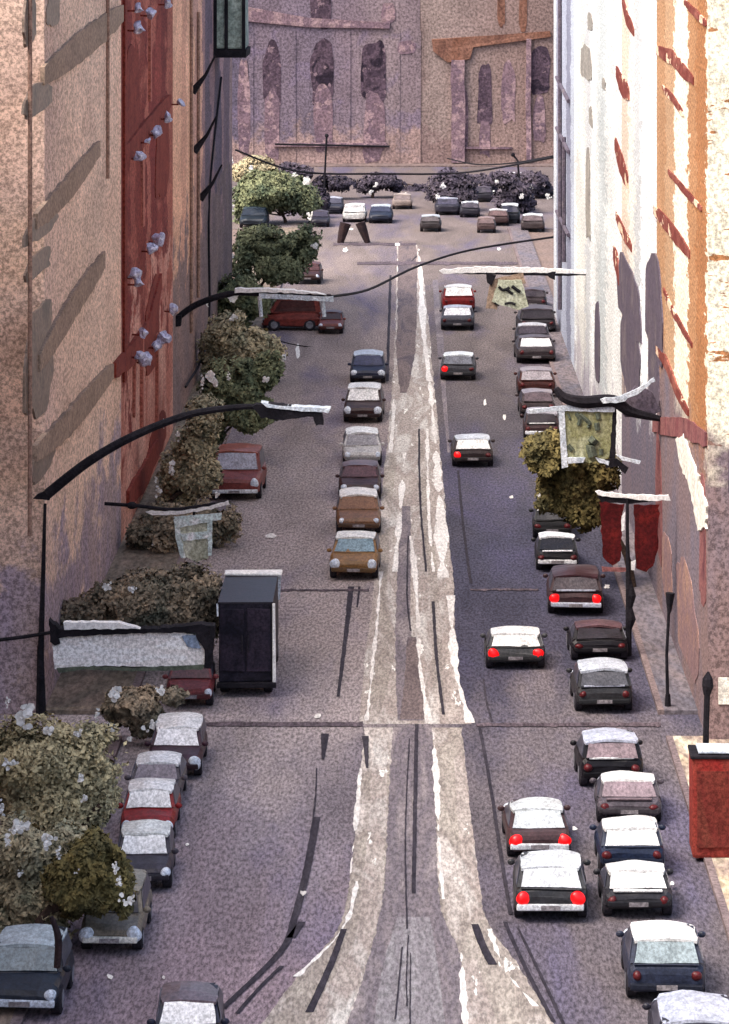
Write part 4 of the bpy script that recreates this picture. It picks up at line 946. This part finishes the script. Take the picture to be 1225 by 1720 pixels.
# near arm with hanging box
d = 123.0
t = thing('wall_mast', 'thin white edged black arm reaching from the red building', 'wall arm', Vector((LX, d, D(222, 850, d).z)))
P = [Vector((LX, d, D(0, 846, d).z)), D(232, 850, d), D(290, 856, d), D(340, 850, d), D(386, 843, d)]
link('arm', tube(spline(P, 5), .07), M['dark'], t, world=True)
link('arm_edge', dpoly(rag([(246, 858), (300, 858), (350, 850), (384, 840), (386, 847), (340, 857), (296, 864), (256, 864)], 2.5, 4), d, .12, .1), M['white'], t, world=True)
link('arm_knob', ball(D(222, 849, d), (.2, .2, .14)), M['dark'], t, world=True)
t = thing('hanging_sign', 'pale icy box sign hanging below the thin white edged arm', 'sign', D(327, 868, d))
link('panel', dpoly(rag([(300, 876), (352, 872), (350, 938), (330, 944), (308, 934)], 3, 7), d, .0, .35), M['signface'], t, world=True)
link('frame', dpoly(rag([(292, 872), (300, 872), (304, 900), (312, 936), (304, 938), (296, 905)], 2, 8), d, .06, .12), M['ice'], t, world=True)
link('frame', dpoly(rag([(348, 870), (357, 868), (356, 932), (350, 934)], 2, 9), d, .06, .12), M['ice'], t, world=True)
link('frame', dpoly(rag([(292, 868), (372, 862), (372, 872), (300, 886)], 2.5, 10), d, .08, .14), M['ice'], t, world=True)
link('frame', dpoly(rag([(304, 896), (350, 892), (350, 904), (308, 908)], 2.5, 11), d, .07, .1), M['ice'], t, world=True)
link('hanger', tube([D(326, 856, d), D(326, 870, d)], .05), M['dark'], t, world=True)
# long pale board
d = 102.4
t = thing('signboard', 'long pale grey overhead signboard with black top bar and end brackets', 'sign', D(214, 1085, d))
link('board', dpoly(rag([(86, 1062), (110, 1066), (200, 1060), (300, 1058), (346, 1074), (344, 1118), (250, 1120), (170, 1118), (92, 1124)], 4, 3), d, .0, .3), M['greyboard'], t, world=True)
link('top_bar', dpoly(rag([(84, 1044), (100, 1056), (160, 1056), (250, 1056), (345, 1048), (345, 1062), (250, 1062), (160, 1066), (100, 1070), (90, 1078)], 3, 4), d, .1, .5), M['dark'], t, world=True)
link('top_edge', dpoly(rag([(108, 1044), (200, 1044), (236, 1054), (160, 1055), (110, 1056)], 3, 5), d, .16, .3), M['white'], t, world=True)
link('end_bracket', dpoly(rag([(330, 1048), (362, 1050), (356, 1120), (344, 1122), (344, 1090), (330, 1068)], 3, 6), d, .12, .5), M['dark'], t, world=True)
link('end_bracket', dpoly(rag([(82, 1040), (90, 1046), (102, 1080), (92, 1084), (86, 1076)], 2, 7), d, .12, .4), M['dark'], t, world=True)
link('blue_patch', dpoly(rag([(306, 1068), (334, 1066), (336, 1090), (316, 1086)], 3, 8), d, .05, .05), wash('blue_grey_patch', (150, 166, 190), (130, 146, 170), wscale=2, gscale=9), t, world=True)
link('bottom_edge', dpoly(rag([(96, 1122), (140, 1119), (230, 1122), (300, 1118), (346, 1116), (340, 1124), (230, 1127), (140, 1124), (100, 1130)], 2, 9), d, .05, .2), M['moss'], t, world=True)
link('support_bar', tube([D(-8, 1076, d), D(40, 1070, d), D(90, 1062, d)], .06), M['dark'], t, world=True)
# figured board on the white mast arm
d = 168.0
t = thing('mast_arm', 'straight white mast arm reaching left from the white building', 'mast arm', Vector((RX, d, D(960, 454, d).z)))
link('arm', dpoly(rag([(738, 454), (800, 448), (900, 450), (1000, 455), (1000, 460), (900, 458), (800, 458), (745, 460)], 2.4, 3), d, .0, .22), M['white'], t, world=True)
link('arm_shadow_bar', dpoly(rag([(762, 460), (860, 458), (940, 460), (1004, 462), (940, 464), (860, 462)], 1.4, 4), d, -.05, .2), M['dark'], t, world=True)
link('wall_plate', dpoly(rag([(920, 458), (934, 456), (932, 470), (922, 466)], 1.4, 4), d, .02, .3), M['dark'], t, world=True)
t = thing('figured_sign', 'pale green square board with black strokes below the white mast arm', 'sign', D(858, 490, d))
link('panel', dpoly(rag([(838, 470), (876, 470), (888, 514), (872, 520), (840, 512), (826, 506)], 2.5, 12), d, .1, .12), M['signface'], t, world=True)
link('panel_back', dpoly(rag([(824, 470), (878, 458), (884, 476), (838, 480), (836, 520), (816, 518)], 2.5, 13), d, .0, .09), M['olive'], t, world=True)
for pts, w in (([(838, 481), (846, 487), (856, 482)], 5), ([(850, 484), (858, 491), (862, 493)], 5), ([(860, 480), (868, 486), (874, 490)], 6), ([(846, 485), (856, 489)], 4), ([(848, 510), (858, 508), (866, 511)], 4.5), ([(831, 508), (838, 513)], 3)):
    bm = bmesh.new(); stroke(pts, w, d, .125, bm); link('lettering', bm, M['ink'], t, world=True)

link('hook', dpoly(rag([(816, 458), (834, 462), (826, 480), (818, 474)], 2, 14), d, .11, .1), M['dark'], t, world=True)
# spotted board
d = 117.5
t = thing('bracket_arm', 'heavy black bracket arm curving out from the peach building over the spotted board', 'bracket', Vector((RX, d, D(1098, 705, d).z)))
link('arm', tube(spline([D(934, 652, d), D(948, 668, d), D(980, 676, d), D(1030, 674, d), D(1060, 692, d), Vector((RX, d, D(0, 704, d).z))], 5), [.10 + .14 * math.sin(math.pi * i / 25) for i in range(26)]), M['dark'], t, world=True)
link('pale_stay', dpoly(rag([(1008, 668), (1040, 664), (1072, 650), (1098, 632), (1100, 638), (1070, 660), (1040, 674), (1012, 676)], 3, 8), d, .3, .1), M['pale'], t, world=True)
link('wall_plate', dpoly(rag([(1040, 684), (1068, 650), (1096, 658), (1110, 690), (1094, 706), (1050, 700)], 4, 9), d, -.1, .25), M['plumwin'], t, world=True)
t = thing('spotted_sign', 'olive board with dark spots and a white frame at right', 'sign', D(984, 728, d))
link('panel', dpoly(rag([(942, 688), (1030, 686), (1024, 768), (990, 778), (950, 766)], 2.5, 15), d, .0, .2), M['signgreen'], t, world=True)
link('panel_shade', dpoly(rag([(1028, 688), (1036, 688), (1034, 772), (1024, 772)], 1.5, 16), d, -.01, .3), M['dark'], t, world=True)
link('frame', dpoly(rag([(888, 688), (920, 684), (960, 680), (1034, 680), (1032, 692), (960, 690), (930, 690), (890, 694)], 2, 17), d, .08, .12), M['pale'], t, world=True)
link('frame', dpoly(rag([(938, 690), (948, 690), (954, 784), (944, 786)], 2, 18), d, .07, .10), M['pale'], t, world=True)
for pts, w in (([(954, 694), (958, 704)], 5), ([(968, 694), (974, 704), (972, 714)], 8), ([(974, 696), (990, 710), (988, 718)], 8), ([(1004, 694), (1006, 704)], 9), ([(1002, 710), (1004, 722)], 10), ([(1000, 736), (992, 748), (996, 766)], 18), ([(954, 748), (962, 756)], 9), ([(1010, 754), (1010, 764)], 8)):
    bm = bmesh.new(); stroke(pts, w, d, .0, bm); link('spot', bm, M['moss'], t, world=True)
for pts in ([(952, 768), (982, 768), (980, 776), (954, 778)], [(1000, 768), (1024, 774), (1022, 780), (1006, 776)], [(1036, 764), (1076, 774), (1074, 779), (1044, 772)]):
    link('bottom_trim', dpoly(rag(pts, 2, pts[0][0]), d, .12, .14), M['pale'], t, world=True)
link('clamp', dpoly(rag([(1016, 772), (1036, 770), (1056, 786), (1050, 796), (1038, 782), (1018, 786)], 3, 20), d, .1, .14), M['dark'], t, world=True)
# two red banners on a pole
d = G(1056, 1100, S).y
t = thing('banner_pole', 'dark pole carrying a white crossbar above two red banners', 'pole', G(1056, 1100, S))
link('pole', tube([D(1056, 1102, d), D(1056, 1000, d), D(1054, 900, d), D(1054, 832, d)], [.11, .10, .06, .05]), M['dark'], t, world=True)
link('pole_ornament', tube([D(1058, 1060, d), D(1060, 1040, d), D(1058, 1020, d), D(1062, 1000, d), D(1058, 975, d)], [.05, .16, .08, .15, .04], 8), M['dark'], t, world=True, wob=.05, wf=4)
link('crossbar', dpoly(rag([(1000, 824), (1050, 830), (1124, 832), (1126, 840), (1090, 841), (1050, 836), (1004, 832)], 2.4, 3), d, .06, .12), M['white'], t, world=True)
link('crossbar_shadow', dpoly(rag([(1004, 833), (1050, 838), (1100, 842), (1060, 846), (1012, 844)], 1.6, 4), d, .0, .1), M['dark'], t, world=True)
for lb, pts, sd in (('dark red banner, narrower of the pair on the pole', [(1008, 842), (1048, 846), (1044, 880), (1042, 942), (1030, 950), (1014, 938), (1012, 890)], 4),
                    ('dark red banner, broader and longer of the pair on the pole', [(1064, 846), (1108, 848), (1104, 900), (1106, 920), (1098, 950), (1084, 960), (1068, 954), (1066, 900)], 5)):
    P0 = D(pts[0][0], pts[0][1], d)
    o = link('red_banner', dpoly(rag(pts, 3, sd), d, .02, .05), M['banner'], wob=.06, wf=1.2)
    tag(o, lb, 'banner')
link('lower_bar', dpoly(rag([(1010, 952), (1052, 954), (1052, 960), (1012, 960)], 2, 7), d, .03, .08), M['maroon'], t, world=True)
for pts in ([(1044, 866), (1050, 860), (1049, 890), (1044, 892)], [(1060, 944), (1068, 940), (1066, 958), (1060, 956)]):
    link('pale_clip', dpoly(rag(pts, 1.5, pts[0][1]), d, .05, .05), M['white'], t, world=True)
# bollard-like lamp and post with dark head
t = thing('lamp_post', 'thin dark post with a tapered head on the right pavement', 'post', G(1122, 1186, S)); d = t.location.y
link('pole', tube([D(1122, 1188, d), D(1120, 1100, d), D(1124, 1020, d)], [.06, .05, .05]), M['dark'], t, world=True)
link('head', tube([D(1124, 1030, d), D(1125, 1012, d), D(1126, 996, d)], [.05, .11, .15], 8), M['dark'], t, world=True)
link('base', tube([D(1122, 1186, d), D(1122, 1166, d)], [.10, .08], 8), M['dark'], t, world=True)
t = thing('black_post', 'black post with a knobbed lantern head behind the red kiosk', 'post', G(1185, 1300, S)); d = t.location.y
link('pole', tube([D(1185, 1302, d), D(1186, 1230, d), D(1188, 1160, d)], [.10, .09, .09]), M['dark'], t, world=True)
link('head', tube([D(1188, 1168, d), D(1190, 1152, d), D(1190, 1140, d), D(1191, 1128, d)], [.10, .17, .15, .03], 9), M['dark'], t, world=True, wob=.03)
# red kiosk
p = G(1200, 1432, S)
t = thing('street_kiosk', 'tall boxy red kiosk with a dark rim at the right edge', 'kiosk', p)
kw = .62
link('cabinet', box((-kw, -.55, 0), (kw + .3, .55, 2.62), bev=.1), wash('red_kiosk_paint', (146, 32, 34), (140, 60, 50), (128, 36, 38), wscale=.5, gscale=11, wstretch=(1, 1, .3), contrast=.2), t, wob=.06, wf=1.2)
link('rim', box((-kw - .05, -.6, 2.63), (kw + .35, .6, 2.72), bev=.03), M['dark'], t, wob=.05)
link('lid', box((-kw + .15, -.45, 2.725), (kw, .4, 2.80), bev=.03), M['pale'], t, wob=.05)
link('door', box((-kw + .12, -.585, .3), (kw - .1, -.556, 2.3)), wash('red_kiosk_door', (119, 59, 47), (108, 44, 39), (127, 73, 57), wscale=.5, gscale=11, wstretch=(1, 1, .3), contrast=.2), t, wob=.03, wf=1.2)
# maroon figures near the head of the street: a pair of short posts
for x0, x1, lb in ((580, 572, 'short dark brown post, left of the pair at the street head'), (606, 618, 'short dark brown post, right of the pair at the street head')):
    q = G(x1, 408); d = q.y
    tag(link('barrier_post', tube([D(x1, 408, d), D((x0 + x1) / 2, 392, d), D(x0, 374, d)], [.22, .34, .42], 8), M['brownmetal'], wob=.1), lb, 'post')
# far thin poles
for lb, pts in (('thin dark pole before the mauve stone building', [(545, 332), (546, 290), (549, 228)]), ('thin hooked pole before the rose stone building', [(872, 300), (870, 270), (862, 260), (752, 258)][:3])):
    q = G(pts[0][0], 345); d = q.y
    t = thing('far_pole', lb, 'pole', q)
    link('pole', tube([D(pts[0][0], 345, d)] + [D(x, Y, d) for x, Y in pts], .09), M['dark'], t, world=True)
    x, Y = pts[-1]
    link('finial', ball(D(x, Y, d), .18, 8), M['dark'], t, world=True)
# overhead wires
def wire(lb, pts, r):
    P = spline([D(*p) for p in pts], 6)
    tag(link('overhead_wire', tube(P, r, 5), M['dark']), lb, 'wire', 'overhead wires')
wire('sagging black wire from the far lamp arm to the track', [(556, 498, 160.5), (620, 486, 170), (700, 448, 190), (790, 420, 200), (930, 398, 206)], .07)
wire('long thin wire slung low across the far buildings', [(396, 252, 238), (500, 288, 255), (640, 292, 262), (780, 290, 270), (932, 264, 206)], .08)
wire('short taut wire high before the mauve building', [(462, 242, 318), (560, 244, 318), (655, 246, 318)], .1)
wire('thin wire hanging down past the dark and ochre buildings', [(372, 130, 197), (352, 330, 185), (350, 560, 182), (312, 650, 164)], .07)
wire('faint wire slung across the lane below the sideways van', [(430, 560, 190), (500, 580, 190), (600, 590, 192)], .035)
wire('thin wire above the right end of the street', [(752, 266, 300), (800, 276, 280), (860, 274, 250), (930, 262, 206)], .06)

# ------------------------------------------------------------------ camera, light
cam = bpy.data.cameras.new('camera'); co = bpy.data.objects.new('camera', cam); COL.objects.link(co)
co.location = (0, 0, HC); co.rotation_euler = (R(90), 0, 0)
cam.sensor_fit = 'VERTICAL'; cam.sensor_height = 36; cam.lens = F / 1720 * 36
cam.shift_x = -(CX - 612.5) / 1720; cam.shift_y = -(860 - CY) / 1720
cam.clip_start = 1; cam.clip_end = 6000
SC.camera = co
w = bpy.data.worlds.new('World'); SC.world = w; w.use_nodes = True
nt = w.node_tree; bg = nt.nodes['Background']
sky = nt.nodes.new('ShaderNodeTexSky'); sky.sky_type = 'NISHITA'; sky.sun_disc = False
EL, AZ = 54, 238                       # sun behind the viewer's left shoulder
sky.sun_elevation = R(EL); sky.sun_rotation = R(AZ); sky.air_density = 1.0; sky.dust_density = 6.0; sky.ozone_density = .6
nt.links.new(sky.outputs[0], bg.inputs[0]); bg.inputs[1].default_value = .15
sun = bpy.data.lights.new('sun', 'SUN'); so = bpy.data.objects.new('sun', sun); COL.objects.link(so)
sun.energy = 1.3; sun.angle = R(32); sun.color = (1, .97, .93)
v = Vector((math.sin(R(AZ)) * math.cos(R(EL)), math.cos(R(AZ)) * math.cos(R(EL)), math.sin(R(EL))))   # towards the sun
so.rotation_euler = v.to_track_quat('Z', 'Y').to_euler()
SC.view_settings.view_transform = 'Standard'; SC.view_settings.look = 'None'
SC.view_settings.exposure = 1.2; SC.view_settings.gamma = 1
